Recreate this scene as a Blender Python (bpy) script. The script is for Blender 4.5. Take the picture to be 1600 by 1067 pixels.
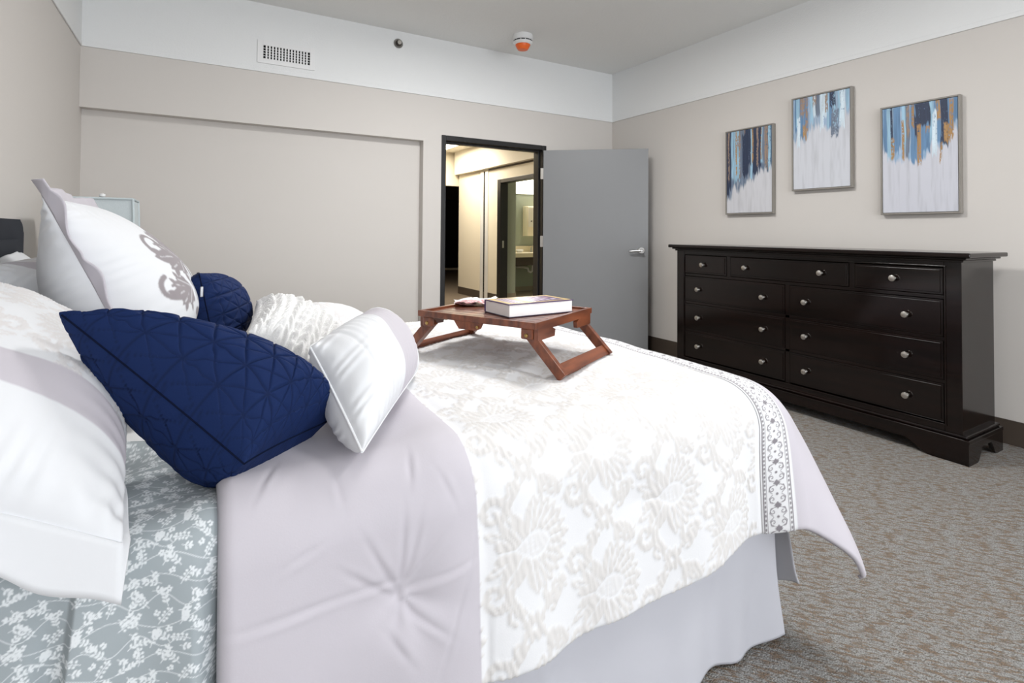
import bpy, bmesh, math, random
import numpy as np
from mathutils import Vector, Matrix

# ------------------------------------------------------------------ clear
for o in list(bpy.data.objects):
    bpy.data.objects.remove(o, do_unlink=True)
scene = bpy.context.scene
COL = scene.collection
random.seed(4)
RNG = np.random.default_rng(7)

# ------------------------------------------------------------------ camera
CAM_H = 1.1878
cam_d = bpy.data.cameras.new('camera')
cam_d.sensor_width = 36.0
cam_d.lens = 834.05 / 1600 * 36
cam_d.shift_y = (347.19 - 533.5) / 1600
cam_d.clip_start = 0.02
cam_d.clip_end = 60
cam = bpy.data.objects.new('camera', cam_d)
COL.objects.link(cam)
yaw, pitch, roll = 0.53147, 0.01944, 0.00734
fw = Vector((math.sin(yaw) * math.cos(pitch), math.cos(yaw) * math.cos(pitch), math.sin(pitch)))
rt = Vector((math.cos(yaw), -math.sin(yaw), 0))
up = rt.cross(fw)
r2 = rt * math.cos(roll) + up * math.sin(roll)
u2 = up * math.cos(roll) - rt * math.sin(roll)
cam.matrix_world = Matrix(((r2.x, u2.x, -fw.x, 0), (r2.y, u2.y, -fw.y, 0), (r2.z, u2.z, -fw.z, CAM_H), (0, 0, 0, 1)))
scene.camera = cam

# ------------------------------------------------------------------ world, light, exposure
world = bpy.data.worlds.new('world')
scene.world = world
world.use_nodes = True
bg = world.node_tree.nodes['Background']
bg.inputs[0].default_value = (0.72, 0.84, 1.0, 1)
bg.inputs[1].default_value = 1.0
scene.view_settings.view_transform = 'Standard'
scene.view_settings.look = 'None'
scene.view_settings.gamma = 1.0
scene.view_settings.use_curve_mapping = False
scene.view_settings.exposure = 0.02

XL, XR, YB, YR = -0.7105, 4.0122, 4.6075, -3.4
ZC, ZB = 2.98, 2.4384

def area_light(name, loc, rot, sx, sy, power, col):
    d = bpy.data.lights.new(name, 'AREA')
    d.shape = 'RECTANGLE'; d.size = sx; d.size_y = sy; d.energy = power; d.color = col
    o = bpy.data.objects.new(name, d); COL.objects.link(o)
    o.location = loc; o.rotation_euler = rot
    return o
# daylight outside the two windows of the wall behind the camera
WIN = [(-.45, 1.55), (1.75, 3.75)]
WZ0, WZ1 = 0.55, 2.40
for wx0, wx1 in WIN:
    area_light('window_daylight', ((wx0 + wx1) / 2, YR - 0.30, (WZ0 + WZ1) / 2 + .1), (math.radians(90), 0, 0), wx1 - wx0 + .1, WZ1 - WZ0 + .1, 116, (0.93, 0.965, 1.0))
# two overhead panel lights of the room (their fixtures are built with the ceiling below)
PANELS = [(1.75, 2.55, 58), (2.0, 0.0, 24)]
for px_, py_, pw_ in PANELS:
    area_light('ceiling_panel_light', (px_, py_, ZC - .075), (0, 0, 0), .55, .55, pw_, (1.0, 1.0, 0.99))

# ------------------------------------------------------------------ helpers
def lin(r, g, b):
    f = lambda c: (c / 255 / 12.92) if c / 255 <= .04045 else ((c / 255 + .055) / 1.055) ** 2.4
    return (f(r), f(g), f(b), 1.0)

def M(name, col, rough=.6, metal=0.0, spec=.5, bump=None, var=None, sheen=0, coat=0, attr=None, alpha=None):
    """principled; bump=(scale,strength,distance[,stretch]); var=(scale,amount,col2); attr=('pat',col2) or ('col',None)"""
    m = bpy.data.materials.new(name); m.use_nodes = True
    nt = m.node_tree; N = nt.nodes; L = nt.links
    p = N['Principled BSDF']
    p.inputs['Roughness'].default_value = rough
    p.inputs['Metallic'].default_value = metal
    p.inputs['Specular IOR Level'].default_value = spec
    if sheen: p.inputs['Sheen Weight'].default_value = sheen
    if coat:
        p.inputs['Coat Weight'].default_value = coat; p.inputs['Coat Roughness'].default_value = .12
    p.inputs['Base Color'].default_value = col
    tc = N.new('ShaderNodeTexCoord')
    src = None
    if attr:
        a = N.new('ShaderNodeAttribute'); a.attribute_name = attr[0]
        if attr[0] == 'col':
            src = a.outputs['Color']
        else:
            mx = N.new('ShaderNodeMix'); mx.data_type = 'RGBA'
            L.new(a.outputs['Fac'], mx.inputs['Factor'])
            mx.inputs['A'].default_value = col; mx.inputs['B'].default_value = attr[1]
            src = mx.outputs['Result']
    if var:
        n = N.new('ShaderNodeTexNoise'); n.inputs['Scale'].default_value = var[0]; n.inputs['Detail'].default_value = 5
        mp = N.new('ShaderNodeMapping')
        if len(var) > 3: mp.inputs['Scale'].default_value = var[3]
        L.new(tc.outputs['Object'], mp.inputs['Vector']); L.new(mp.outputs['Vector'], n.inputs['Vector'])
        rp = N.new('ShaderNodeMapRange'); rp.inputs['From Min'].default_value = .35; rp.inputs['From Max'].default_value = .65
        rp.inputs['To Min'].default_value = 0; rp.inputs['To Max'].default_value = var[1]
        L.new(n.outputs['Fac'], rp.inputs['Value'])
        mx = N.new('ShaderNodeMix'); mx.data_type = 'RGBA'
        L.new(rp.outputs['Result'], mx.inputs['Factor'])
        if src: L.new(src, mx.inputs['A'])
        else: mx.inputs['A'].default_value = col
        mx.inputs['B'].default_value = var[2]
        src = mx.outputs['Result']
    if src: L.new(src, p.inputs['Base Color'])
    if bump:
        n = N.new('ShaderNodeTexNoise'); n.inputs['Scale'].default_value = bump[0]; n.inputs['Detail'].default_value = 4
        mp = N.new('ShaderNodeMapping')
        if len(bump) > 3: mp.inputs['Scale'].default_value = bump[3]
        L.new(tc.outputs['Object'], mp.inputs['Vector']); L.new(mp.outputs['Vector'], n.inputs['Vector'])
        b = N.new('ShaderNodeBump'); b.inputs['Strength'].default_value = bump[1]; b.inputs['Distance'].default_value = bump[2]
        L.new(n.outputs['Fac'], b.inputs['Height']); L.new(b.outputs['Normal'], p.inputs['Normal'])
    return m

def emit(name, col, s):
    m = bpy.data.materials.new(name); m.use_nodes = True
    p = m.node_tree.nodes['Principled BSDF']
    p.inputs['Base Color'].default_value = col
    p.inputs['Emission Color'].default_value = col; p.inputs['Emission Strength'].default_value = s
    return m

def tag(o, label=None, cat=None, group=None, kind=None):
    if label: o['label'] = label
    if cat: o['category'] = cat
    if group: o['group'] = group
    if kind: o['kind'] = kind
    return o

def thing(name, loc, label, cat, group=None, rotz=0.0, kind=None):
    o = bpy.data.objects.new(name, None); COL.objects.link(o)
    o.empty_display_size = .1
    o.location = loc; o.rotation_euler = (0, 0, rotz)
    return tag(o, label, cat, group, kind)

def link(name, me, mat, parent=None):
    o = bpy.data.objects.new(name, me); COL.objects.link(o)
    if mat: me.materials.append(mat)
    if parent: o.parent = parent
    return o

def from_py(name, V, F, mat, parent=None, smooth=False, off=None):
    V = np.asarray(V, float)
    if off is not None: V = V - np.asarray(off)
    me = bpy.data.meshes.new(name)
    me.from_pydata(V.tolist(), [], [list(map(int, f)) for f in F])
    if smooth: me.polygons.foreach_set('use_smooth', [True] * len(me.polygons))
    me.update()
    return link(name, me, mat, parent)

def quads_mesh(name, V, Q, mat, parent=None, smooth=True, attrs=None):
    """fast numpy quad mesh"""
    V = np.ascontiguousarray(V, np.float32); Q = np.ascontiguousarray(Q, np.int32)
    me = bpy.data.meshes.new(name)
    me.vertices.add(len(V)); me.vertices.foreach_set('co', V.ravel())
    me.loops.add(Q.size); me.loops.foreach_set('vertex_index', Q.ravel())
    me.polygons.add(len(Q)); me.polygons.foreach_set('loop_start', np.arange(0, Q.size, 4, dtype=np.int32))
    if smooth: me.polygons.foreach_set('use_smooth', np.ones(len(Q), bool))
    for k, (a) in (attrs or {}).items():
        a = np.asarray(a, np.float32)
        if a.ndim == 1:
            at = me.attributes.new(k, 'FLOAT', 'POINT'); at.data.foreach_set('value', a)
        else:
            if a.shape[1] == 3: a = np.c_[a, np.ones(len(a), np.float32)]
            at = me.attributes.new(k, 'FLOAT_COLOR', 'POINT'); at.data.foreach_set('color', np.ascontiguousarray(a, np.float32).ravel())
    me.update(calc_edges=True); me.validate()
    return link(name, me, mat, parent)

def grid_quads(n, m, flip=False):
    i = np.arange(n * m).reshape(n, m)
    q = np.stack([i[:-1, :-1], i[1:, :-1], i[1:, 1:], i[:-1, 1:]], -1).reshape(-1, 4)
    return q[:, ::-1] if flip else q

class MB:
    """collects shapes into one mesh (one part)"""
    def __init__(s): s.bm = bmesh.new()
    def box(s, lo, hi, bev=0, seg=2):
        lo = Vector(lo); hi = Vector(hi)
        r = bmesh.ops.create_cube(s.bm, size=1.0)
        vs = r['verts']; c = (lo + hi) / 2; d = hi - lo
        for v in vs: v.co = Vector((v.co.x * d.x + c.x, v.co.y * d.y + c.y, v.co.z * d.z + c.z))
        if bev > 0:
            es = list({e for v in vs for e in v.link_edges})
            bmesh.ops.bevel(s.bm, geom=es, offset=bev, segments=seg, affect='EDGES', profile=.5)
        return s
    def obox(s, c, ax, ay, az, hx, hy, hz, bev=0):
        """oriented box: centre, axes, half sizes"""
        r = bmesh.ops.create_cube(s.bm, size=2.0); vs = r['verts']
        c = Vector(c); ax = Vector(ax).normalized() * hx; ay = Vector(ay).normalized() * hy; az = Vector(az).normalized() * hz
        for v in vs: v.co = c + ax * v.co.x + ay * v.co.y + az * v.co.z
        if bev > 0:
            es = list({e for v in vs for e in v.link_edges})
            bmesh.ops.bevel(s.bm, geom=es, offset=bev, segments=2, affect='EDGES', profile=.5)
        return s
    def prism(s, pts, ext):
        """polygon (3d points) extruded by vector"""
        e = Vector(ext); a = [s.bm.verts.new(Vector(p)) for p in pts]; b = [s.bm.verts.new(Vector(p) + e) for p in pts]
        n = len(a)
        s.bm.faces.new(a); s.bm.faces.new(b[::-1])
        for i in range(n): s.bm.faces.new([a[i], b[i], b[(i + 1) % n], a[(i + 1) % n]][::-1])
        return s
    def lathe(s, prof, c=(0, 0, 0), axis='z', seg=24, mat3=None):
        """prof: list of (r,h) along axis"""
        c = Vector(c); rings = []
        ax = {'x': (Vector((0, 1, 0)), Vector((0, 0, 1)), Vector((1, 0, 0))), 'y': (Vector((0, 0, 1)), Vector((1, 0, 0)), Vector((0, 1, 0))), 'z': (Vector((1, 0, 0)), Vector((0, 1, 0)), Vector((0, 0, 1)))}[axis] if mat3 is None else mat3
        for r, h in prof:
            if r < 1e-6: rings.append([s.bm.verts.new(c + ax[2] * h)])
            else: rings.append([s.bm.verts.new(c + ax[2] * h + (ax[0] * math.cos(2 * math.pi * k / seg) + ax[1] * math.sin(2 * math.pi * k / seg)) * r) for k in range(seg)])
        for A, B in zip(rings[:-1], rings[1:]):
            for k in range(seg):
                k2 = (k + 1) % seg
                if len(A) == 1 and len(B) == 1: continue
                if len(A) == 1: s.bm.faces.new([A[0], B[k2], B[k]][::-1])
                elif len(B) == 1: s.bm.faces.new([A[k], A[k2], B[0]])
                else: s.bm.faces.new([A[k], A[k2], B[k2], B[k]])
        for R in (rings[0], rings[-1]):
            if len(R) > 1:
                try: s.bm.faces.new(R)
                except ValueError: pass
        return s
    def tube(s, pts, r, seg=10):
        pts = [Vector(p) for p in pts]; rings = []
        rr = r if isinstance(r, (list, tuple)) else [r] * len(pts)
        prev = None
        for i, p in enumerate(pts):
            d = (pts[min(i + 1, len(pts) - 1)] - pts[max(i - 1, 0)]).normalized()
            if prev is None:
                a = d.orthogonal().normalized()
            else:
                a = (prev - d * prev.dot(d)).normalized()
            prev = a; b = d.cross(a)
            rings.append([s.bm.verts.new(p + (a * math.cos(2 * math.pi * k / seg) + b * math.sin(2 * math.pi * k / seg)) * rr[i]) for k in range(seg)])
        for A, B in zip(rings[:-1], rings[1:]):
            for k in range(seg):
                s.bm.faces.new([A[k], A[(k + 1) % seg], B[(k + 1) % seg], B[k]])
        s.bm.faces.new(rings[0][::-1]); s.bm.faces.new(rings[-1])
        return s
    def build(s, name, mat, parent=None, off=None, smooth=False, angle=35):
        bmesh.ops.recalc_face_normals(s.bm, faces=s.bm.faces)
        if off is not None: bmesh.ops.translate(s.bm, verts=s.bm.verts, vec=-Vector(off))
        me = bpy.data.meshes.new(name); s.bm.to_mesh(me); s.bm.free()
        if smooth:
            me.polygons.foreach_set('use_smooth', [True] * len(me.polygons))
            me.set_sharp_from_angle(angle=math.radians(angle))
        me.update()
        return link(name, me, mat, parent)

def fbm(x, y, seed, n=8, f0=1.0, f1=3.0):
    """smooth pseudo noise from random sines, about -1..1"""
    r = np.random.default_rng(seed); o = np.zeros_like(x)
    for k in range(n):
        f = f0 * (f1 / f0) ** (k / max(1, n - 1)); a = r.uniform(0, 2 * np.pi)
        o += np.sin(2 * np.pi * f * (x * np.cos(a) + y * np.sin(a)) + r.uniform(0, 6.28)) / (1 + .6 * k)
    return o / 2.2

def vnoise(x, y, seed):
    """value noise 0..1 on a lattice"""
    r = np.random.default_rng(seed); T = r.random((256, 256))
    xi = np.floor(x).astype(int); yi = np.floor(y).astype(int); fx = x - xi; fy = y - yi
    fx = fx * fx * (3 - 2 * fx); fy = fy * fy * (3 - 2 * fy)
    g = lambda a, b: T[a % 256, b % 256]
    return (g(xi, yi) * (1 - fx) + g(xi + 1, yi) * fx) * (1 - fy) + (g(xi, yi + 1) * (1 - fx) + g(xi + 1, yi + 1) * fx) * fy

def sstep(a, b, x):
    t = np.clip((x - a) / (b - a), 0, 1); return t * t * (3 - 2 * t)

class Canvas:
    """raster used to lay out woven and printed motifs, sampled at mesh vertices"""
    def __init__(s, w, h, res, wrap=True):
        s.w, s.h, s.res, s.wrap = w, h, res, wrap
        s.nx, s.ny = int(round(w / res)), int(round(h / res))
        s.X, s.Y = np.meshgrid((np.arange(s.nx) + .5) * res, (np.arange(s.ny) + .5) * res, indexing='ij')
        s.A = np.zeros((s.nx, s.ny))
    def _d(s, cx, cy):
        dx, dy = s.X - cx, s.Y - cy
        if s.wrap:
            dx = (dx + s.w / 2) % s.w - s.w / 2; dy = (dy + s.h / 2) % s.h - s.h / 2
        return dx, dy
    def put(s, m, val=1.0): s.A = s.A * (1 - m) + val * m
    def petal(s, bx, by, ang, ln, wd, val=1.0, soft=None):
        """pointed leaf from base point"""
        soft = soft or s.res
        cx, cy = bx + math.cos(ang) * ln / 2, by + math.sin(ang) * ln / 2
        dx, dy = s._d(cx, cy)
        u = (dx * math.cos(ang) + dy * math.sin(ang)) / (ln / 2); v = (-dx * math.sin(ang) + dy * math.cos(ang))
        half = wd / 2 * np.clip(1 - u * u, 0, 1) * (1 + .25 * u)
        s.put(np.clip((half - np.abs(v)) / soft + .5, 0, 1) * (np.abs(u) < 1), val)
    def disc(s, cx, cy, r, val=1.0):
        dx, dy = s._d(cx, cy); s.put(np.clip((r - np.hypot(dx, dy)) / s.res + .5, 0, 1), val)
    def stroke(s, pts, w0, w1, val=1.0):
        n = len(pts)
        for i in range(n - 1):
            (ax, ay), (bx, by) = pts[i], pts[i + 1]
            cx, cy = (ax + bx) / 2, (ay + by) / 2
            dx, dy = s._d(cx, cy); ex, ey = bx - ax, by - ay; l2 = ex * ex + ey * ey + 1e-12
            t = np.clip((dx * ex + dy * ey) / l2, -.5, .5)
            d = np.hypot(dx - t * ex, dy - t * ey); wd = w0 + (w1 - w0) * i / max(1, n - 2)
            s.put(np.clip((wd / 2 - d) / s.res + .5, 0, 1), val)
    def spiral(s, cx, cy, r0, a0, turns, w0, w1, val=1.0, r1=.15):
        pts = []
        for k in range(27):
            t = k / 26; r = r0 * (1 - t * (1 - r1)); a = a0 + turns * 2 * math.pi * t
            pts.append((cx + r * math.cos(a), cy + r * math.sin(a)))
        s.stroke(pts, w0, w1, val)
    def sample(s, x, y):
        fx, fy = x / s.res - .5, y / s.res - .5
        xi = np.floor(fx).astype(int); yi = np.floor(fy).astype(int); ax = fx - xi; ay = fy - yi
        if s.wrap: g = lambda a, b: s.A[a % s.nx, b % s.ny]
        else: g = lambda a, b: s.A[np.clip(a, 0, s.nx - 1), np.clip(b, 0, s.ny - 1)] * ((a >= 0) & (a < s.nx) & (b >= 0) & (b < s.ny))
        return (g(xi, yi) * (1 - ax) + g(xi + 1, yi) * ax) * (1 - ay) + (g(xi, yi + 1) * (1 - ax) + g(xi + 1, yi + 1) * ax) * ay

# ------------------------------------------------------------------ materials of the room
m_wall = M('wall_greige', lin(209, 204, 199), .75, bump=(140, .12, .002))
m_band = M('wall_white_texture', lin(232, 233, 233), .85, bump=(90, .35, .004))
m_ceil = M('ceiling_texture', lin(238, 238, 236), .9, bump=(70, .6, .006))
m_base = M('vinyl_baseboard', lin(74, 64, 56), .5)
m_black = M('black_frame_paint', lin(30, 29, 30), .35)
m_door = M('grey_door_paint', lin(132, 133, 135), .42, bump=(60, .04, .001))
m_steel = M('brushed_steel', lin(205, 205, 205), .28, 1.0)
m_satin = M('satin_nickel', lin(196, 192, 186), .32, 1.0)
m_white_metal = M('white_enamel', lin(232, 232, 232), .4)
m_darkhole = M('dark_void', lin(18, 18, 18), .9)
m_cream = M('hall_cream_wall', lin(216, 208, 190), .75)
m_creamlight = M('hall_white_paint', lin(236, 230, 216), .75)
m_green = M('bath_green_wall', lin(166, 174, 158), .6)
m_hallfloor = M('hall_carpet', lin(112, 100, 86), .95, var=(60, .6, lin(92, 80, 68)))
m_tile = M('bath_floor_tile', lin(150, 138, 120), .5)

def carpet_material():
    m = bpy.data.materials.new('loop_carpet'); m.use_nodes = True
    nt = m.node_tree; N = nt.nodes; L = nt.links; p = N['Principled BSDF']
    p.inputs['Roughness'].default_value = .95; p.inputs['Specular IOR Level'].default_value = .15
    tc = N.new('ShaderNodeTexCoord')
    def noise(scale, rot, sc, det=2.0, rough=.5):
        mp = N.new('ShaderNodeMapping'); mp.vector_type = 'TEXTURE'; mp.inputs['Rotation'].default_value = (0, 0, rot); mp.inputs['Scale'].default_value = sc
        L.new(tc.outputs['Object'], mp.inputs['Vector'])
        n = N.new('ShaderNodeTexNoise'); n.inputs['Scale'].default_value = scale; n.inputs['Detail'].default_value = det; n.inputs['Roughness'].default_value = rough
        L.new(mp.outputs['Vector'], n.inputs['Vector']); return n
    def ramp(s, a, b):
        r = N.new('ShaderNodeMapRange'); r.inputs['From Min'].default_value = a; r.inputs['From Max'].default_value = b
        L.new(s, r.inputs['Value']); return r.outputs['Result']
    def mix(f, a, b):
        mx = N.new('ShaderNodeMix'); mx.data_type = 'RGBA'; L.new(f, mx.inputs['Factor'])
        for k, v in (('A', a), ('B', b)):
            if isinstance(v, tuple): mx.inputs[k].default_value = v
            else: L.new(v, mx.inputs[k])
        return mx.outputs['Result']
    n1 = noise(75, math.radians(-50), (3.4, 1, 1), 2.5, .6)
    n2 = noise(170, math.radians(-50), (3.0, 1, 1), 2)
    n3 = noise(260, 0, (1, 1, 1), 2)
    c = mix(ramp(n1.outputs['Fac'], .48, .60), lin(150, 150, 148), lin(126, 108, 92))
    c = mix(ramp(n2.outputs['Fac'], .52, .66), c, lin(112, 103, 94))
    c = mix(ramp(n3.outputs['Fac'], .46, .66), c, lin(96, 92, 88))
    L.new(c, p.inputs['Base Color'])
    v = N.new('ShaderNodeTexVoronoi'); v.inputs['Scale'].default_value = 230
    L.new(tc.outputs['Object'], v.inputs['Vector'])
    b = N.new('ShaderNodeBump'); b.inputs['Strength'].default_value = .7; b.inputs['Distance'].default_value = .004; b.invert = True
    L.new(v.outputs['Distance'], b.inputs['Height'])
    b2 = N.new('ShaderNodeBump'); b2.inputs['Strength'].default_value = .5; b2.inputs['Distance'].default_value = .006
    L.new(n2.outputs['Fac'], b2.inputs['Height']); L.new(b.outputs['Normal'], b2.inputs['Normal'])
    L.new(b2.outputs['Normal'], p.inputs['Normal'])
    return m
m_carpet = carpet_material()

# ------------------------------------------------------------------ room shell
S = dict(kind='structure')
fl = MB().box((XL - .1, YR - .1, -.06), (XR + .1, YB + .15, 0)).build('floor', m_carpet); tag(fl, 'grey and tan flecked loop carpet of the bedroom', None, **S)
ce = MB().box((XL - .1, YR - .1, ZC), (XR + .1, YB + .15, ZC + .08)).build('ceiling', m_ceil); tag(ce, 'grey textured bedroom ceiling', None, **S)
XREC, ZREC, DREC = 1.763, 2.0237, .09
DX0, DX1, DZ = 1.941, 3.112, 2.0925      # door frame outer
wb = MB()
wb.box((XL - .1, YB + DREC, 0), (XREC, YB + .15, ZREC))
wb.box((XL - .1, YB, ZREC), (XREC, YB + .15, ZC))
wb.box((XREC, YB, 0), (DX0 + .03, YB + .15, ZC))
wb.box((DX0 + .03, YB, DZ - .03), (DX1 - .03, YB + .15, ZC))
wb.box((DX1 - .03, YB, 0), (XR + .1, YB + .15, ZC))
wall_back = wb.build('wall_back', m_wall); tag(wall_back, 'greige wall with shallow recess and doorway', None, **S)
MB().box((XL, YB - .005, ZB + .032), (XR, YB, ZC)).build('upper_band', m_band, wall_back)
MB().box((XL, YB - .010, ZB), (XR, YB, ZB + .032), .003).build('band_strip', m_band, wall_back)
wall_right = MB().box((XR, YR - .1, 0), (XR + .1, YB, ZC)).build('wall_right', m_wall); tag(wall_right, 'greige wall behind the dark dresser', None, **S)
MB().box((XR - .005, YR, ZB + .032), (XR, YB - .005, ZC)).build('upper_band', m_band, wall_right)
MB().box((XR - .010, YR, ZB), (XR, YB - .010, ZB + .032), .003).build('band_strip', m_band, wall_right)
wall_left = MB().box((XL - .1, YR - .1, 0), (XL, YB + DREC, ZC)).build('wall_left', m_wall); tag(wall_left, 'greige wall behind the headboard', None, **S)
MB().box((XL, YR, ZB + .032), (XL + .005, YB - .005, ZC)).build('upper_band', m_band, wall_left)
MB().box((XL, YR, ZB), (XL + .010, YB - .010, ZB + .032), .003).build('band_strip', m_band, wall_left)
wr = MB()
xs = [XL, WIN[0][0], WIN[0][1], WIN[1][0], WIN[1][1], XR]
for i in (0, 2, 4): wr.box((xs[i], YR - .1, 0), (xs[i + 1], YR, ZC))
for i in (1, 3):
    wr.box((xs[i], YR - .1, 0), (xs[i + 1], YR, WZ0)); wr.box((xs[i], YR - .1, WZ1), (xs[i + 1], YR, ZC))
tag(wr.build('wall_rear', m_wall), 'greige wall with two windows behind the viewer', None, **S)

def glass_material():
    m = bpy.data.materials.new('window_glass'); m.use_nodes = True
    nt = m.node_tree; N = nt.nodes; L = nt.links
    N.remove(N['Principled BSDF'])
    t = N.new('ShaderNodeBsdfTransparent'); g = N.new('ShaderNodeBsdfGlossy'); g.inputs['Roughness'].default_value = .02
    x = N.new('ShaderNodeMixShader'); x.inputs[0].default_value = .06
    L.new(t.outputs[0], x.inputs[1]); L.new(g.outputs[0], x.inputs[2]); L.new(x.outputs[0], N['Material Output'].inputs[0])
    return m
m_glass = glass_material()
for i, (a, b) in enumerate(WIN):
    f = MB(); w = .05
    f.box((a, YR - .09, WZ0), (a + w, YR - .02, WZ1), .004).box((b - w, YR - .09, WZ0), (b, YR - .02, WZ1), .004)
    f.box((a + w, YR - .09, WZ0), (b - w, YR - .02, WZ0 + w), .004).box((a + w, YR - .09, WZ1 - w), (b - w, YR - .02, WZ1), .004)
    f.box(((a + b) / 2 - .02, YR - .08, WZ0 + w), ((a + b) / 2 + .02, YR - .03, WZ1 - w), .004)
    wo = f.build('window_%d' % (i + 1), m_white_metal); tag(wo, 'white framed sliding window behind the viewer', None, **S)
    MB().box((a + w, YR - .062, WZ0 + w), (b - w, YR - .056, WZ1 - w)).build('pane', m_glass, wo)
    MB().box((a - .04, YR - .09, WZ0 - .03), (b + .04, YR + .06, WZ0), .006).build('window_sill', m_white_metal, wo)

bb = MB().box((XR - .006, YR, 0), (XR, YB - .006, .1404), .002).build('baseboard_right', m_base); tag(bb, 'dark brown vinyl baseboard along the dresser wall', None, **S)
b2 = MB().box((XREC, YB - .006, 0), (DX0, YB, .1404), .002).box((DX1, YB - .006, 0), (XR - .006, YB, .1404), .002).box((XL, YB + DREC - .006, 0), (XREC, YB + DREC, .1404), .002).build('baseboard_back', m_base); tag(b2, 'dark brown vinyl baseboard along the doorway wall', None, **S)
b3 = MB().box((XL, YR, 0), (XL + .006, YB + DREC - .006, .1404), .002).build('baseboard_left', m_base); tag(b3, 'dark brown vinyl baseboard along the headboard wall', None, **S)
b4 = MB().box((XL + .006, YR, 0), (XR - .006, YR + .006, .1404), .002).build('baseboard_rear', m_base); tag(b4, 'dark brown vinyl baseboard below the windows', None, **S)

# door frame (black steel, double rabbet)
IX0, IX1, IZ = 1.985, 3.066, 2.044
fr = MB()
for (a, b) in ((DX0, IX0), (IX1, DX1)):
    fr.box((a, YB - .012, 0), (b, YB + .165, DZ), .004)
fr.box((IX0, YB - .012, IZ), (IX1, YB + .165, DZ), .004)
fr.box((IX0, YB + .05, 0), (IX0 + .016, YB + .11, IZ), .002).box((IX1 - .016, YB + .05, 0), (IX1, YB + .11, IZ), .002)
fr.box((IX0 + .016, YB + .05, IZ - .016), (IX1 - .016, YB + .11, IZ), .002)
frame = fr.build('trim_1', m_black); tag(frame, 'black steel frame of the open bedroom doorway', None, **S)
MB().box((IX0, YB + .010, .92), (IX0 + .003, YB + .040, 1.06), .001).build('strike_plate', m_satin, frame)

# door slab
ang = math.atan2(3.91 - 4.585, 3.875 - 3.070)
door = MB().box((.004, -.045, .012), (1.052, 0, 2.034), .002).build('door_1', m_door)
door.location = (3.072, 4.590, 0); door.rotation_euler = (0, 0, ang); tag(door, 'grey painted bedroom door standing wide open', None, **S)
def lever(sgn, y0):
    b = MB(); n = Vector((0, sgn, 0))
    b.lathe([(0, 0), (.033, 0), (.033, .006), (.027, .011), (0, .011)], (.985, y0, 1.02), seg=28, mat3=(Vector((1, 0, 0)), Vector((0, 0, 1)), n))
    b.lathe([(.0135, .011), (.0135, .045), (.018, .05), (.018, .064), (.012, .07), (0, .07)], (.985, y0, 1.02), seg=20, mat3=(Vector((1, 0, 0)), Vector((0, 0, 1)), n))
    p = [Vector((.985 - .012 * k, y0 + sgn * (.057 - .0008 * k), 1.02 - .0009 * k)) for k in range(11)]
    b.tube(p, [.0125, .0125, .012, .0115, .011, .0105, .0105, .0105, .0105, .010, .007], 12)
    return b.build('lever_handle', m_steel, door, smooth=True)
lever(-1, -.045); lever(1, 0)
for z in (.28, 1.10, 1.80):
    MB().box((-.030, -.006, z - .057), (.003, .0, z + .057), .001).lathe([(0, -.057), (.007, -.057), (.007, .057), (0, .057)], (-.0, .006, z), 'z', 10).build('hinge', m_satin, door)

for k_, (px_, py_, pw_) in enumerate(PANELS):
    rl = thing('ceiling_light', (px_, py_, ZC), ['square bedroom ceiling panel above the foot of the bed', 'square bedroom ceiling panel nearest the windows'][k_], 'ceiling light', 'square panel lights of the bedroom ceiling')
    b = MB()
    for a0, a1, c0, c1 in ((-.31, .31, -.31, -.28), (-.31, .31, .28, .31), (-.31, -.28, -.28, .28), (.28, .31, -.28, .28)): b.box((px_ + a0, py_ + c0, ZC - .065), (px_ + a1, py_ + c1, ZC - .0005), .004)
    b.build('housing', m_white_metal, rl, off=rl.location)
    MB().box((px_ - .28, py_ - .28, ZC - .058), (px_ + .28, py_ + .28, ZC - .052)).build('diffuser', emit('panel_glow', (1, .985, .96, 1), 4), rl, off=rl.location)

# ------------------------------------------------------------------ hall and bathroom seen through the doorway
HX, HC, HY2 = 4.38, 2.74, 9.5
tag(MB().box((-1.2, YB + .15, -.06), (9.6, 15.8, 0)).build('floor_hall', m_hallfloor), 'brown carpet of the hallway', None, **S)
tag(MB().box((.9, YB + .15, HC), (9.6, 15.8, HC + .08)).build('ceiling_hall', m_creamlight), 'white hallway ceiling', None, **S)
h = MB()
h.box((HX, YB + .15, 0), (HX + .12, 6.55, HC)).box((HX, 7.85, 0), (HX + .12, HY2, HC)).box((HX, 6.55, 2.07), (HX + .12, 7.85, HC))
wall_hall = h.build('wall_hall_right', m_cream); tag(wall_hall, 'cream hallway wall with the bathroom doorway', None, **S)
MB().box((HX - .10, YB + .15, 2.30), (HX, HY2, HC)).build('soffit', m_creamlight, wall_hall)
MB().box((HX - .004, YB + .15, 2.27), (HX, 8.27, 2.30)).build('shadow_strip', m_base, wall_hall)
tag(MB().box((HX - .006, 7.93, 0), (HX, HY2, .14), .002).box((HX - .006, YB + .15, 0), (HX, 6.5, .14), .002).build('baseboard_hall', m_base), 'dark brown vinyl baseboard of the hallway', None, **S)
m_guard = M('stainless_guard', lin(240, 240, 240), .35, .3)
# steel corner guards either side of a dark joint
cg = thing('corner_guard', (HX, 8.40, 0), 'pair of shiny steel guard strips on the cream hallway wall', 'corner guard')
MB().box((HX - .012, 8.445, 0.0), (HX - .0005, 8.56, 2.27), .004).build('guard_strip', m_guard, cg, off=cg.location)
MB().box((HX - .012, 8.27, 0.0), (HX - .0005, 8.385, 2.27), .004).build('guard_strip', m_guard, cg, off=cg.location)
MB().box((HX - .005, 8.385, 0.0), (HX - .0005, 8.445, 2.27)).build('joint', m_darkhole, cg, off=cg.location)
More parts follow.
